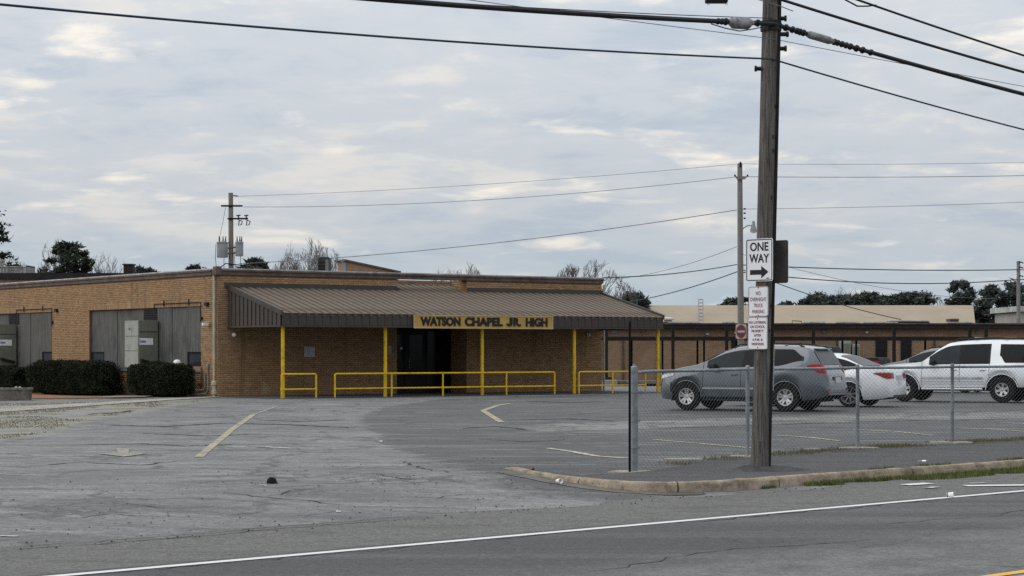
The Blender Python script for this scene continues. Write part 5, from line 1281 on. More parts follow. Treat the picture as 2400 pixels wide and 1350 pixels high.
pine('slender pine just right of the tan roof end', 2318, 160, 667, 1.5, 72, .3, far=True, n=26)
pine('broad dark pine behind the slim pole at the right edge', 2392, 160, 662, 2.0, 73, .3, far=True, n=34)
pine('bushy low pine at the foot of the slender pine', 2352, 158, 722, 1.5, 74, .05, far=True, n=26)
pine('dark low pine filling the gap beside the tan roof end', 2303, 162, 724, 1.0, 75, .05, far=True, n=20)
bare_tree('faint bare tree between the loose pine and the slender pine', 2285, 175, 690, .4, 53, levels=5)
bare_tree('faint bare tree left of the loose pine', 2205, 190, 696, .4, 54, levels=5)

# ------------------------------------------------------------------ grass and weeds
def blades(name, label, spots, m, hmin, hmax, seed, wd=.006, cat='grass'):
    rnd = random.Random(seed); mb = MB()
    for (x, y, z) in spots:
        h = rnd.uniform(hmin, hmax); a = rnd.random()*6.28; lx, ly = math.cos(a)*h*.5*rnd.random(), math.sin(a)*h*.5*rnd.random(); bx, by = math.cos(a+1.57)*wd, math.sin(a+1.57)*wd
        mb.add([(x-bx, y-by, z), (x+bx, y+by, z), (x+lx, y+ly, z+h)], [(0, 1, 2)])
    o = mb.build(name, m, fix=False); tag(o, label, cat, kind='stuff'); return o
rnd = random.Random(5); sp = []
while len(sp) < 26000:
    a = rnd.uniform(20.6, 46); w_ = .12+.42*S(20.5, 25, a); o = 16.83-w_*rnd.random()**1.3
    if mnoise.noise((a*1.3, o*3, 0))+.45*S(20.5, 26, a) < -.12+.25*(16.83-o)/w_: continue
    p = ao(a, o); sp.append((p.x, p.y, zs(p.x, p.y)-.005))
blades('kerb_grass', 'green grass growing along the foot of the kerb', sp, 'grass_blade', .025, .085, 1, .007)
sp = []
while len(sp) < 1500:
    a = rnd.uniform(21, 46); 
    if mnoise.noise((a*.9, 7, 0)) < .05: continue
    p = ao(a, 17.02+.05*rnd.random()); sp.append((p.x, p.y, .125))
blades('kerb_top_grass', 'sparse grass between kerb and asphalt footway', sp, 'grass_blade', .02, .06, 2, .006)
sp = []
while len(sp) < 9000:
    k = rnd.randrange(0, len(fp)-1); t_ = rnd.random(); q = fp[k].lerp(fp[k+1], t_); off = rnd.gauss(.05, .22)
    if mnoise.noise((q.x*1.1, q.y*1.1, 4)) < .0-.25*(k >= 2): continue
    d = (fp[k+1]-fp[k]).normalized(); x, y = q.x-d.y*off, q.y+d.x*off; sp.append((x, y, hz(x, y)))
blades('fence_weeds', 'brown dead weeds along the foot of the chain link fence', sp, 'dry_grass', .015, .06, 3, .006)
sp = []
while len(sp) < 2500:
    k = rnd.randrange(1, len(fp)-1); t_ = rnd.random(); q = fp[k].lerp(fp[k+1], t_); off = rnd.gauss(.1, .25)
    if mnoise.noise((q.x*1.3, q.y*1.3, 9)) < .1: continue
    d = (fp[k+1]-fp[k]).normalized(); x, y = q.x-d.y*off, q.y+d.x*off; sp.append((x, y, hz(x, y)))
blades('fence_grass', 'green weeds scattered along the foot of the fence', sp, 'grass_blade', .02, .06, 4, .006)
sp = []
while len(sp) < 9000:
    x, y = rnd.uniform(-20, -9), rnd.uniform(36, 70)
    if verge_f(x, y) < .3 or mnoise.noise((x*.5, y*.35, 2)) < .05: continue
    sp.append((x, y, hz(x, y)))
blades('verge_grass', 'patchy short grass on the gravel verge at the left', sp, 'dry_grass', .012, .035, 6, .010)
sp = [s_ for s_ in sp if rnd.random() < .45]
blades('verge_weeds', 'green weeds on the gravel verge at the left', [(x+.1, y+.13, z) for x, y, z in sp], 'grass_blade', .012, .04, 7, .009)
# loose stones on shoulder and driveway
mb = MB(); rnd = random.Random(9)
for k in range(1100):
    if rnd.random() < .6: a, o = rnd.uniform(-4, 40), 14.6+2.0*rnd.random(); p = ao(a, o); z = zs(p.x, p.y)
    else: a, o = rnd.uniform(-2, 19), 16.4+6*rnd.random()**1.6; p = ao(a, o); z = hz(p.x, p.y)
    r_ = rnd.uniform(.004, .014); ang = rnd.random()*3
    v = [(math.cos(ang+q*2.09)*r_, math.sin(ang+q*2.09)*r_*.8, 0) for q in range(3)]
    mb.add([(p.x+x, p.y+y, z-.002) for x, y, _ in v]+[(p.x+rnd.gauss(0, .2)*r_, p.y, z+r_*.9)], [(0, 1, 3), (1, 2, 3), (2, 0, 3)])
tag(mb.build('loose_gravel', 'conc_planter', fix=False), 'loose pale gravel scattered on the shoulder and driveway', 'gravel', kind='stuff')
mb = MB()
for k in range(900):
    a, o = rnd.uniform(-2, 22), 16.2+7*rnd.random()**1.4; p = ao(a, o); z = max(hz(p.x, p.y), -.0); r_ = rnd.uniform(.006, .022); ang = rnd.random()*3
    v = [(math.cos(ang+q*2.09)*r_, math.sin(ang+q*2.09)*r_*.8, 0) for q in range(3)]
    mb.add([(p.x+x, p.y+y, z-.002) for x, y, _ in v]+[(p.x, p.y, z+r_*.7)], [(0, 1, 3), (1, 2, 3), (2, 0, 3)])
tag(mb.build('asphalt_crumbs', 'tar', fix=False), 'dark crumbs of broken asphalt on the driveway', 'rubble', kind='stuff')

# ------------------------------------------------------------------ litter
p = ground(637, 1133); CS = .86
t = thing('black_cap', 'round black rubber cap lying on the driveway', 'litter', tuple(p), R(20)); t.scale = (CS, CS, CS)
MB().lathe([(.001, .092), (.035, .088), (.062, .066), (.076, .025), (.074, -.005), (.001, -.005)], 18).build('dome', 'rubber', t, smooth=True); MB().bbox(.03, .085, -.045, .045, -.004, .012, .005).build('peak', 'rubber', t)
def scrap(label, px, py, w_, l_, h_, m, seed, z=None):
    p = ground(px, py); p.z = p.z if z is None else z; rr = random.Random(seed); n = 5; vs = []
    for j in range(n):
        for i in range(n): vs.append(((i/(n-1)-.5)*w_*(1+.2*rr.random()), (j/(n-1)-.5)*l_*(1+.2*rr.random()), h_*rr.random()+.004))
    q = len(vs); vs += [(x, y, z_+.003) for x, y, z_ in vs]
    f1 = [(j*n+i, j*n+i+1, (j+1)*n+i+1, (j+1)*n+i) for j in range(n-1) for i in range(n-1)]
    f2 = [tuple(reversed([k+q for k in f])) for f in f1]
    b = [i for i in range(n)]+[j*n+n-1 for j in range(1, n)]+[(n-1)*n+i for i in range(n-2, -1, -1)]+[j*n for j in range(n-2, 0, -1)]
    fe = [(b[i], b[i]+q, b[(i+1) % len(b)]+q, b[(i+1) % len(b)]) for i in range(len(b))]
    tag(MB().add(vs, f1+f2+fe).build('paper_scrap', m, loc=tuple(p), rotz=rr.random()*3), label, 'litter', 'scraps of litter')
scrap('small white paper scrap beyond the black cap towards the canopy', 895, 1036, .07, .09, .02, 'paper', 1)
scrap('tiny white scrap on the driveway near the road edge, right of the black cap', 793, 1201, .03, .04, .012, 'paper', 2)
scrap('flat white paper lying on the kerb at the right', 2164, 1106, .13, .08, .02, 'paper', 4, .165)
scrap('crumpled brown and white paper behind the kerb nose', 1243, 1105, .08, .1, .05, 'dry_grass', 5)
scrap('small pale scrap on the driveway just below the black cap', 618, 1139, .04, .06, .01, 'trim_pale', 7)
scrap('tiny blue scrap at the foot of the kerb', 1649, 1157, .03, .04, .02, 'blue_print', 9, .0)
p = ground(1306, 1133); tag(MB().lathe([(.001, 0), (.026, 0), (.034, .085), (.036, .09), (.030, .088), (.001, .01)], 14).build('paper_cup', 'paper', loc=(p.x, p.y, p.z+.03)), 'crushed white paper cup at the foot of the kerb nose', 'cup')
bpy.data.objects['paper_cup'].rotation_euler = (R(85), 0, R(30))
p = ground(2218, 1166); o = MB().lathe([(.001, 0), (.024, 0), (.032, .08), (.034, .085), (.028, .083), (.001, .01)], 14, mi=0).build('drink_cup', 'paper', loc=(p.x, p.y, .034)); o.rotation_euler = (R(88), 0, R(70)); tag(o, 'white paper cup lying on the white road edge line', 'cup')
MB().lathe([(.0255, .005), (.0275, .02), (.0285, .02), (.0265, .005)], 14).build('cup_band', 'stop_red', o)
# ------------------------------------------------------------------ vehicles
def lerp_tab(tab, x, smooth=True):
    if x <= tab[0][0]: return tab[0][1]
    if x >= tab[-1][0]: return tab[-1][1]
    for i in range(len(tab)-1):
        x0, y0 = tab[i]; x1, y1 = tab[i+1]
        if x0 <= x <= x1:
            if not smooth: return y0+(y1-y0)*(x-x0)/(x1-x0)
            # monotone cubic
            def sl(k):
                if k <= 0 or k >= len(tab)-1: 
                    k2 = min(max(k, 1), len(tab)-1); return (tab[k2][1]-tab[k2-1][1])/(tab[k2][0]-tab[k2-1][0])
                a = (tab[k][1]-tab[k-1][1])/(tab[k][0]-tab[k-1][0]); b = (tab[k+1][1]-tab[k][1])/(tab[k+1][0]-tab[k][0])
                return 0 if a*b <= 0 else 2*a*b/(a+b)
            h = x1-x0; t = (x-x0)/h; m0, m1 = sl(i)*h, sl(i+1)*h
            return (2*t**3-3*t*t+1)*y0+(t**3-2*t*t+t)*m0+(-2*t**3+3*t*t)*y1+(t**3-t*t)*m1
class Both(list):
    def build(s, *a, **k): return [m.build(*a, **k) for m in s][-1]
class Car:
    def __init__(s, spec): s.__dict__.update(spec); s.cache = {}
    def sec(s, x):
        k = round(x, 4)
        if k in s.cache: return s.cache[k]
        zt = lerp_tab(s.top, x); zb = lerp_tab(s.bot, x); ze = lerp_tab(s.belt, x); w = lerp_tab(s.plan, x)
        ze = min(ze, zt-.015)
        for xw in s.wheels:
            d = abs(x-xw)
            if d < s.arch: zb = max(zb, math.sqrt(s.arch**2-d*d)*s.archk+s.wr-.02)
        zb = min(zb, ze-.05); dz = zt-ze; h = ze-zb
        tk = s.tumble; wt = w-.055-tk*max(0, dz-.05)
        P = [(w-.07, zb), (w-.012, zb+min(.10, h*.3)), (w+.006, zb+h*.42), (w-.002, zb+h*.60), (w-.030, zb+h*.86), (w-.055, ze),
             (w-.055-(w-.055-wt)*.45, ze+dz*.42), (wt, ze+dz*.84), (wt-.05, ze+dz*.945), (wt*.8, ze+dz*.985), (wt*.4, zt), (0, zt+.004)]
        s.cache[k] = P; return P
    def side(s, x, z):
        P = s.sec(x)
        if z <= P[0][1]: return P[0][0]
        for i in range(len(P)-1):
            if P[i][1] <= z <= P[i+1][1] and P[i+1][1] > P[i][1]:
                t = (z-P[i][1])/(P[i+1][1]-P[i][1]); return P[i][0]+(P[i+1][0]-P[i][0])*t
        return -1
    def topz(s, x, y):
        P = s.sec(x); y = abs(y)
        for i in range(len(P)-1, 5, -1):
            if P[i][0] <= y <= P[i-1][0]: 
                t = (y-P[i][0])/(P[i-1][0]-P[i][0]+1e-9); return P[i][1]+(P[i-1][1]-P[i][1])*t
        return P[6][1]
    def end_x(s, y, z, rear=True):
        st = .02; n = int(1.2/st)
        for k in range(n):
            x = s.L-k*st if rear else k*st
            if s.side(x, z) >= abs(y): return x
        return s.L-1.2 if rear else 1.2
    def body(s):
        mb = MB(); xs = []; x = 0
        n = int(s.L/.035); xs = [s.L*i/n for i in range(n+1)]
        vs = []; m = 12
        for x in xs:
            P = s.sec(x); vs += [(x, -y, z) for y, z in P]+[(x, y, z) for y, z in P[::-1][1:]]
        r = 2*m-1; fs = []
        for i in range(n):
            for j in range(r-1): fs.append((i*r+j, i*r+j+1, (i+1)*r+j+1, (i+1)*r+j))
        fs += [tuple(range(r)), tuple(n*r+j for j in range(r-1, -1, -1))]; return mb.add(vs, fs)
    def side_patch(s, x0, x1, zl, zh, off=.006, sides=(-1, 1), nx=14, nz=5):
        both = Both()
        for sd in sides:
            vs = []; mb = MB(); both.append(mb)
            for i in range(nx+1):
                x = x0+(x1-x0)*i/nx; a = zl(x) if callable(zl) else zl; b = zh(x) if callable(zh) else zh
                for j in range(nz+1):
                    z = a+(b-a)*j/nz; vs.append((x, sd*(s.side(x, z)+off), z))
            mb.add(vs, [(i*(nz+1)+j, (i+1)*(nz+1)+j, (i+1)*(nz+1)+j+1, i*(nz+1)+j+1) for i in range(nx) for j in range(nz)])
        return both
    def top_patch(s, x0, x1, wf, off=.012, nx=10, ny=10):
        mb = MB(); vs = []
        for i in range(nx+1):
            x = x0+(x1-x0)*i/nx; w = wf(x) if callable(wf) else wf
            for j in range(ny+1): y = -w+2*w*j/ny; vs.append((x, y, s.topz(x, y)+off))
        return mb.add(vs, [(i*(ny+1)+j, (i+1)*(ny+1)+j, (i+1)*(ny+1)+j+1, i*(ny+1)+j+1) for i in range(nx) for j in range(ny)])
    def end_patch(s, y0, y1, z0, z1, off=.008, rear=True, ny=8, nz=5):
        mb = MB(); vs = []
        for i in range(ny+1):
            y = y0+(y1-y0)*i/ny
            for j in range(nz+1): z = z0+(z1-z0)*j/nz; x = s.end_x(y, z, rear); vs.append((x+(off if rear else -off), y, z))
        return mb.add(vs, [(i*(nz+1)+j, (i+1)*(nz+1)+j, (i+1)*(nz+1)+j+1, i*(nz+1)+j+1) for i in range(ny) for j in range(nz)])
    def inside(s, x, y, z): return 0 <= x <= s.L and abs(y) <= s.side(x, z)
    def wrap(s, cx, p0, p1, zl, zh, sd, off=.014, n=14, nz=4):
        """patch wrapped round a body corner, by the bearing from an inner axis"""
        mb = MB(); vs = []
        for i in range(n+1):
            t = i/n; a = R(p0+(p1-p0)*t); dx, dy = math.cos(a), math.sin(a)*sd; z0, z1 = zl(t), zh(t)
            for j in range(nz+1):
                z = z0+(z1-z0)*j/nz; lo, hi = 0.0, 2.5
                for _ in range(26):
                    m = (lo+hi)/2
                    if s.inside(cx+dx*m, dy*m, z): lo = m
                    else: hi = m
                vs.append((cx+dx*(lo+off), dy*(lo+off), z))
        return mb.add(vs, [(i*(nz+1)+j, (i+1)*(nz+1)+j, (i+1)*(nz+1)+j+1, i*(nz+1)+j+1) for i in range(n) for j in range(nz)])
    def frac(s, f): return lambda x: (lambda P: P[5][1]+(P[11][1]-P[5][1])*f)(s.sec(x))
def wheel(parent, x, y, R_, rimr, style, m_rim, sd):
    wdt = .215
    w = bpy.data.objects.new('wheel', None); COL.objects.link(w); w.parent = parent; w.location = (x, y, R_); w.empty_display_size = .1
    if sd > 0: w.rotation_euler = (0, 0, math.pi)
    MB().lathe([(rimr, -wdt/2+.01), (rimr+.03, -wdt/2), (R_-.03, -wdt/2+.012), (R_-.006, -wdt/2+.05), (R_, 0), (R_-.006, wdt/2-.05), (R_-.03, wdt/2-.012), (rimr+.03, wdt/2), (rimr, wdt/2-.01)], 36, axis='y').build('tyre', 'rubber', w, smooth=True)
    mb = MB(); mb.lathe([(rimr+.004, -wdt/2+.004), (rimr-.018, -wdt/2+.008), (rimr-.03, -.06), (rimr-.03, wdt/2-.01)], 36, axis='y')
    n = style[0]
    for k in range(n):
        a0 = 2*math.pi*k/n+.3
        for da in ((-style[2], style[2]) if style[1] == 2 else (0,)):
            a_ = a0; c, s_ = math.cos(a_), math.sin(a_); w0, w1 = style[3], style[4]; off = da
            vs = []
            for (rr, hw, yy) in ((.03, w0, -wdt/2+.045), (rimr-.02, w1, -wdt/2+.015)):
                cx = off*(rr/rimr)
                for hh in (-hw+cx, hw+cx):
                    vs.append((c*rr-s_*hh, yy, s_*rr+c*hh)); vs.append((c*rr-s_*hh, yy+.03, s_*rr+c*hh))
            mb.add(vs, [(0, 2, 6, 4), (1, 5, 7, 3), (0, 4, 5, 1), (2, 3, 7, 6)])
    mb.lathe([(.001, -wdt/2+.03), (.055, -wdt/2+.034), (.07, -wdt/2+.05), (.07, -wdt/2+.08)], 16, axis='y'); mb.build('rim', m_rim, w, smooth=30)
    MB().lathe([(.001, -.035), (rimr-.03, -.035), (rimr-.03, -.03), (.001, -.03)], 24, axis='y').build('spoke_backing', 'under', w)  # dark backing disc that closes the gaps behind the spokes
    return w
def finish_car(t, c, paintm, style, m_rim, track_in=.13, glass_rows=(), pillar=None):
    b = c.body().build('body', paintm, t, smooth=32)
    MB().box(.35, c.L-.35, -c.W+.30, c.W-.30, c.clear, .72).build('underbody', 'under', t)
    for xw in c.wheels:
        MB().box(xw-.46, xw+.46, -c.W+.05, c.W-.05, c.wr+.12, c.wr+.36).build('wheel_well', 'under', t)
        for sd in (-1, 1):
            wheel(t, xw, sd*(c.W-track_in), c.wr, c.rimr, style, m_rim, sd)
            # rolled arch lip
            pts = []
            for k in range(17):
                a_ = math.pi*k/16; xx = xw+math.cos(a_)*(c.arch-.004); z = c.wr-.02+math.sin(a_)*c.arch*c.archk
                if z > c.sec(xx)[0][1]-.08: pts.append((xx, sd*(lerp_tab(c.plan, xx)-.025), z))
            MB().tube(pts, .013, 6).build('arch_lip', c.lip if hasattr(c, 'lip') else paintm, t, smooth=True)
    return b
def seams(t, c, xs, z0=None, zf=.80):
    for x in xs:
        P = c.sec(x); c.side_patch(x-.006, x+.006, P[0][1]+.06, c.frac(zf)(x), .004, nx=1, nz=10).build('door_seam', 'trim_black', t)
def handles(t, c, xs, z, m):
    for x in xs:
        for sd in (-1, 1):
            y = sd*(c.side(x, z)+.02); MB().bbox(x-.09, x+.09, y-.02, y+.02, z-.016, z+.016, .008).build('handle', m, t)
def mirrors(t, c, x, z, m):
    for sd in (-1, 1):
        y = sd*(c.side(x, z)); MB().bbox(x-.06, x+.09, min(y, y+sd*.24), max(y, y+sd*.24), z-.01, z+.15, .045).build('mirror', m, t, smooth=True)
TH = R(28.5)
def place(t, c, px, Y, near_rear=True):
    """put the near-side rear wheel contact on the sight line px at depth Y"""
    X = (px-1200)/F*Y; lx, ly = c.wheels[1], -(c.W-.13); ca, sa = math.cos(-TH), math.sin(-TH)
    lx0 = c.wheels[0]; x0, y0 = X-(lx*ca-ly*sa), Y-(lx*sa+ly*ca)
    zr_ = hz(X, Y); fx, fy = x0+lx0*ca-ly*sa, y0+lx0*sa+ly*ca
    t.location = (x0, y0, (zr_+hz(fx, fy))/2+.004); t.rotation_euler = (0, 0, -TH)
SUV = dict(L=4.675, W=.935, wheels=(.89, 3.59), wr=.362, rimr=.208, arch=.425, archk=1.0, tumble=.40, clear=.24,
    top=[(0, .66), (.05, .84), (.2, .97), (.7, 1.10), (1.18, 1.19), (1.42, 1.30), (2.0, 1.58), (2.4, 1.66), (3.0, 1.69), (3.7, 1.675), (4.08, 1.63), (4.22, 1.58), (4.36, 1.40), (4.5, 1.16), (4.58, 1.02), (4.655, .88), (4.675, .66)],
    belt=[(0, .60), (.06, .76), (.25, .91), (.8, 1.02), (1.25, 1.08), (2.2, 1.10), (3.2, 1.13), (4.0, 1.17), (4.35, 1.13), (4.55, .96), (4.675, .60)],
    bot=[(0, .40), (.12, .30), (.5, .27), (2, .27), (4.1, .29), (4.45, .34), (4.675, .42)],
    plan=[(0, .50), (.06, .66), (.2, .79), (.5, .885), (1.0, .93), (2.0, .94), (3.6, .94), (4.15, .915), (4.45, .86), (4.6, .80), (4.675, .70)])
def build_suv(label, paintm, detail=True):
    t = thing('parked_suv', label, 'car'); c = Car(SUV); c.lip = paintm
    finish_car(t, c, paintm, (5, 2, .05, .026, .026), 'rim_silver')
    lo = lambda x: c.sec(x)[5][1]+.012+.10*S(3.35, 4.05, x); up = lambda x: c.frac(.80)(x)-.16*S(3.72, 4.05, x)
    lo1 = lambda x: min(lo(x), up(x)-.01)
    c.side_patch(1.46, 4.06, lo1, up, .004, nx=40).build('window_surround', 'trim_black', t)
    g = lambda a, b, m: c.side_patch(a, b, lambda x: min(lo(x)+.02, up(x)-.03), lambda x: up(x)-.022, .008).build('window', m, t, smooth=True)
    g(1.56, 2.37, 'glass_light'); g(2.43, 3.22, 'glass'); g(3.28, 4.0, 'glass')
    c.top_patch(1.30, 2.02, lambda x: c.sec(x)[7][0]-.05, .014).build('windscreen', 'glass_light', t, smooth=True)
    c.top_patch(4.27, 4.50, lambda x: c.sec(x)[7][0]-.05, .022, nx=8).build('rear_window', 'glass_dusty', t, smooth=True)
    MB().bbox(4.16, 4.33, -.50, .50, 1.565, 1.60, .012).build('spoiler', paintm, t)
    for sd in (-1, 1):
        c.wrap(c.L-1.0, 61, 34, lambda t: 1.13-.15*S(0, .6, t), lambda t: 1.165+.03*S(0, .35, t)-.04*S(.6, 1, t), sd, .014).build('tail_lamp', 'lamp_red', t, smooth=True)
        c.end_patch(sd*.60, sd*.72, .52, .58, .012, True, 4, 2).build('reflector', 'lamp_red', t)
    MB().bbox(4.655, 4.69, -.17, .17, .72, .86, .006).build('number_plate', 'plate', t)
    c.end_patch(-.62, .62, .475, .485, .004, True).build('bumper_seam', 'trim_black', t)
    c.end_patch(-.36, .36, .68, .90, .003, True, 6, 4).build('plate_recess', 'trim_black', t)
    for sd in (-1, 1): c.wrap(.95, 180-64, 180-33, lambda t: .90-.12*t, lambda t: .96-.06*t, sd, .012).build('headlamp', 'lamp_clear', t, smooth=True)
    c.end_patch(-.36, .36, .60, .78, .008, False).build('grille', 'trim_black', t)
    c.side_patch(1.36, 3.12, .555, .60, .012, nx=14, nz=2).build('door_moulding', 'rim_silver' if detail else 'trim_black', t)
    c.side_patch(1.32, 3.12, .29, .36, .006, nx=10, nz=2).build('sill_trim', 'trim_black', t)
    seams(t, c, (1.36, 2.40, 3.25)); handles(t, c, (2.22, 3.08), .93, paintm); mirrors(t, c, 1.66, 1.06, 'trim_black')
    for sd in (-1, 1):
        MB().tube([(2.1, sd*.60, 1.60), (2.25, sd*.60, 1.69), (3.0, sd*.61, 1.725), (3.8, sd*.59, 1.70), (4.0, sd*.58, 1.63)], .018, 6).build('roof_rail', 'trim_black', t, smooth=True)
    for x in (2.55, 3.45): MB().bbox(x-.03, x+.03, -.6, .6, 1.71, 1.735, .008).build('roof_bar', 'trim_black', t)
    return t, c
t, c = build_suv('grey crossover car parked just behind the utility pole', 'paint_grey'); place(t, c, 1843, 51.6)
# white saloon
SAL = dict(L=4.86, W=.92, wheels=(.95, 3.73), wr=.33, rimr=.235, arch=.385, archk=1.0, tumble=.46, clear=.2,
    top=[(0, .58), (.05, .70), (.3, .83), (1.25, .985), (1.5, 1.09), (2.1, 1.38), (2.6, 1.455), (3.05, 1.455), (3.5, 1.37), (4.0, 1.16), (4.2, 1.09), (4.5, 1.065), (4.74, 1.03), (4.80, .93), (4.86, .56)],
    belt=[(0, .52), (.06, .64), (.4, .78), (1.3, .90), (2.5, .93), (3.5, .965), (4.2, .985), (4.6, .96), (4.75, .88), (4.86, .50)],
    bot=[(0, .34), (.15, .24), (1, .20), (4.0, .20), (4.5, .22), (4.86, .29)],
    plan=[(0, .48), (.08, .66), (.3, .80), (.8, .90), (1.6, .925), (3.6, .925), (4.3, .90), (4.58, .865), (4.75, .80), (4.82, .73), (4.86, .64)])
t = thing('parked_saloon', 'white saloon car between the grey crossover and the white four-wheel drive', 'car'); c = Car(SAL); finish_car(t, c, 'paint_white', (8, 1, 0, .022, .014), 'rim_dark')
lo = lambda x: c.sec(x)[5][1]+.01+.05*S(3.4, 3.95, x); up = lambda x: c.frac(.80)(x)
lo1 = lambda x: min(lo(x), up(x)-.01)
c.side_patch(1.62, 3.93, lo1, up, .004, nx=36).build('window_surround', 'trim_black', t)
for a, b in ((1.72, 2.5), (2.56, 3.35), (3.40, 3.86)): c.side_patch(a, b, lambda x: min(lo(x)+.02, up(x)-.02), lambda x: up(x)-.018, .008).build('window', 'glass', t, smooth=True)
c.top_patch(1.36, 2.12, lambda x: c.sec(x)[7][0]-.04, .014).build('windscreen', 'glass', t, smooth=True)
c.top_patch(3.42, 4.12, lambda x: c.sec(x)[7][0]-.05, .014).build('rear_window', 'glass_dusty', t, smooth=True)
for sd in (-1, 1):
    c.wrap(c.L-1.1, 53, 21, lambda t: .895-.12*S(0, .5, t), lambda t: .925-.005*t, sd, .014).build('tail_lamp', 'lamp_red', t, smooth=True)
    c.wrap(c.L-1.1, 50, 24, lambda t: .93, lambda t: .955, sd, .012, nz=2).build('lamp_strip', 'lamp_clear', t, smooth=True)
c.end_patch(-.72, .72, .26, .33, .008, True).build('diffuser', 'trim_black', t)
c.end_patch(-.74, .74, .62, .632, .004, True).build('bumper_seam', 'trim_pale', t)
MB().bbox(4.80, 4.855, -.17, .17, .73, .86, .006).build('number_plate', 'plate', t)
seams(t, c, (1.5, 2.53, 3.38)); handles(t, c, (2.36, 3.2), .82, 'paint_white'); mirrors(t, c, 1.75, .93, 'paint_white')
for sd in (-1, 1): c.wrap(1.0, 122, 150, lambda t: .72-.06*t, lambda t: .78-.06*t, sd).build('headlamp', 'lamp_clear', t)
place(t, c, 1992, 55.2)
# white four-wheel drive
SEQ = dict(L=5.18, W=.96, wheels=(.88, 3.88), wr=.392, rimr=.20, arch=.49, archk=.98, tumble=.30, clear=.34,
    top=[(0, .78), (.04, .98), (.2, 1.08), (.9, 1.165), (1.40, 1.21), (1.55, 1.32), (2.0, 1.67), (2.25, 1.79), (2.7, 1.85), (3.5, 1.875), (4.5, 1.865), (4.85, 1.83), (4.98, 1.76), (5.05, 1.5), (5.12, 1.15), (5.16, .95), (5.18, .74)],
    belt=[(0, .72), (.06, .90), (.25, 1.02), (1.3, 1.11), (2.5, 1.13), (4.5, 1.15), (4.95, 1.14), (5.08, 1.0), (5.18, .68)],
    bot=[(0, .52), (.15, .45), (.5, .44), (4.4, .46), (4.8, .50), (5.18, .54)],
    plan=[(0, .62), (.06, .76), (.25, .86), (.7, .93), (1.4, .955), (4.4, .955), (4.85, .93), (5.05, .87), (5.18, .78)])
t = thing('parked_four_wheel_drive', 'large white four-wheel drive with roof rack at the right edge', 'car'); c = Car(SEQ); c.lip = 'paint_white2'; finish_car(t, c, 'paint_white2', (6, 1, 0, .032, .040), 'rim_silver')
lo = lambda x: c.sec(x)[5][1]+.012; up = lambda x: c.frac(.83)(x)
lo1 = lambda x: min(lo(x), up(x)-.01)
c.side_patch(1.66, 3.52, lo1, up, .004, nx=36).build('window_surround', 'trim_black', t)
for a, b, m_ in ((1.80, 2.58, 'glass_light'), (2.61, 3.46, 'glass')): c.side_patch(a, b, lambda x: min(lo(x)+.025, up(x)-.02), lambda x: up(x)-.02, .008).build('window', m_, t, smooth=True)
c.side_patch(3.80, 4.86, lambda x: lo(x)+.03+.22*S(3.98, 3.80, x), lambda x: up(x)-.01, .008, nx=20).build('window', 'glass', t, smooth=True)
c.top_patch(1.45, 2.1, lambda x: c.sec(x)[7][0]-.05, .014).build('windscreen', 'glass', t, smooth=True)
c.end_patch(-.66, .66, 1.2, 1.68, .01, True).build('rear_window', 'glass', t, smooth=True)
for sd in (-1, 1): c.wrap(c.L-.9, 56, 42, lambda t: .86, lambda t: 1.18, sd).build('tail_lamp', 'lamp_red', t)
MB().bbox(5.12, 5.24, -.80, .80, .52, .70, .03).build('rear_bumper', 'chrome', t)
c.side_patch(1.42, 3.32, .70, .76, .012, nx=12, nz=2).build('door_moulding', 'trim_pale', t); c.side_patch(1.42, 3.32, .62, .63, .010, nx=12, nz=1).build('trim_line', 'trim_pale', t)
for sd in (-1, 1):
    MB().bbox(1.45, 3.32, min(sd*.86, sd*1.0), max(sd*.86, sd*1.0), .36, .43, .02).build('running_board', 'chrome', t)
    MB().tube([(2.35, sd*.62, 1.82), (2.5, sd*.62, 1.90), (3.5, sd*.62, 1.935), (4.6, sd*.62, 1.915), (4.75, sd*.62, 1.85)], .022, 6).build('roof_rail', 'trim_black', t, smooth=True)
for x in (3.0, 3.9): MB().bbox(x-.03, x+.03, -.62, .62, 1.925, 1.95, .008).build('roof_bar', 'trim_pale', t)
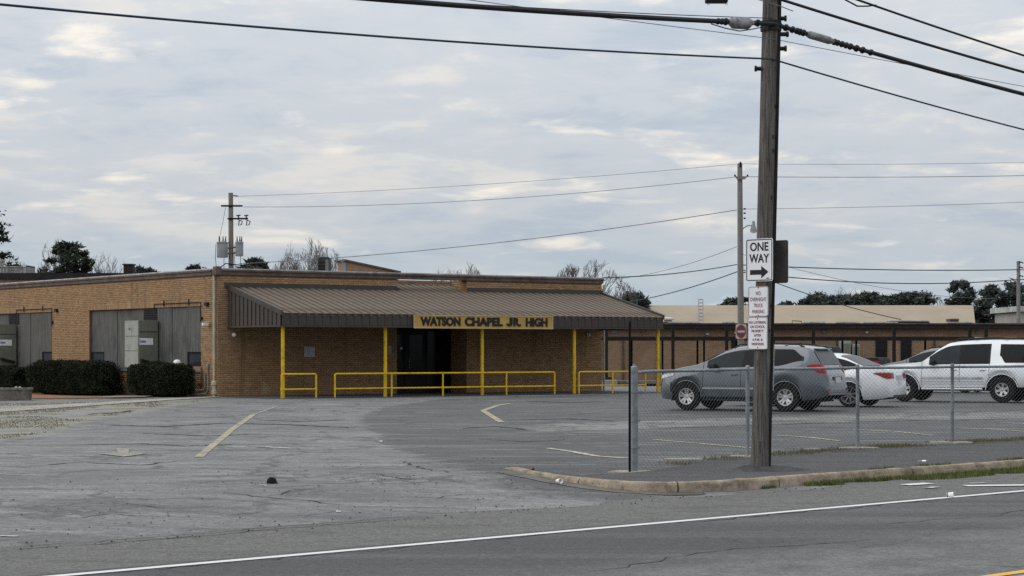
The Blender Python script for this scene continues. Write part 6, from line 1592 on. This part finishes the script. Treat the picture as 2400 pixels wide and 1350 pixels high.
seams(t, c, (1.44, 2.60, 3.50)); handles(t, c, (2.42, 3.3), .98, 'paint_white2'); mirrors(t, c, 1.78, 1.12, 'trim_black')
c.side_patch(.10, .42, .82, .98, .01, nx=6, nz=3).build('headlamp', 'lamp_clear', t)
place(t, c, 2350, 60.8)
# cars behind
t, c = build_suv('charcoal crossover half hidden behind the white four-wheel drive', 'paint_char', False); place(t, c, 2262, 76)
t2 = thing('parked_pickup', 'black pickup truck seen only by its bed, beyond the white saloon', 'truck')
PIC = dict(L=5.5, W=.95, wheels=(.95, 4.3), wr=.39, rimr=.23, arch=.47, archk=1.0, tumble=.34, clear=.35,
    top=[(0, .85), (.05, 1.02), (.3, 1.12), (1.3, 1.2), (1.45, 1.3), (1.95, 1.68), (2.3, 1.78), (3.0, 1.78), (3.3, 1.72), (3.42, 1.30), (3.5, 1.285), (5.4, 1.285), (5.46, 1.2), (5.5, .8)],
    belt=[(0, .8), (.1, 1.0), (1.4, 1.12), (3.3, 1.14), (3.5, 1.2), (5.35, 1.2), (5.5, .72)],
    bot=[(0, .52), (.2, .45), (5.2, .48), (5.5, .55)], plan=[(0, .7), (.1, .82), (.4, .92), (1, .95), (5.2, .95), (5.42, .92), (5.5, .88)])
c = Car(PIC); finish_car(t2, c, 'paint_black', (6, 1, 0, .03, .035), 'rim_silver')
lo = lambda x: c.sec(x)[5][1]+.01; up = lambda x: c.frac(.82)(x)
for a, b in ((1.85, 2.5), (2.55, 3.2)): c.side_patch(a, b, lambda x: min(lo(x)+.02, up(x)-.02), up, .008).build('window', 'glass', t2)
c.side_patch(5.28, 5.44, .95, 1.15, .012, nx=4, nz=3).build('tail_lamp', 'lamp_red', t2)
for sd in (-1, 1): c.end_patch(sd*.72, sd*.9, .88, 1.14, .012, True).build('tail_lamp', 'lamp_red', t2)
MB().bbox(5.46, 5.62, -.86, .86, .52, .68, .03).build('rear_bumper', 'chrome', t2)
c.top_patch(3.6, 5.3, .72, .006).build('bed_cover', 'trim_black', t2)
place(t2, c, 1995, 84)
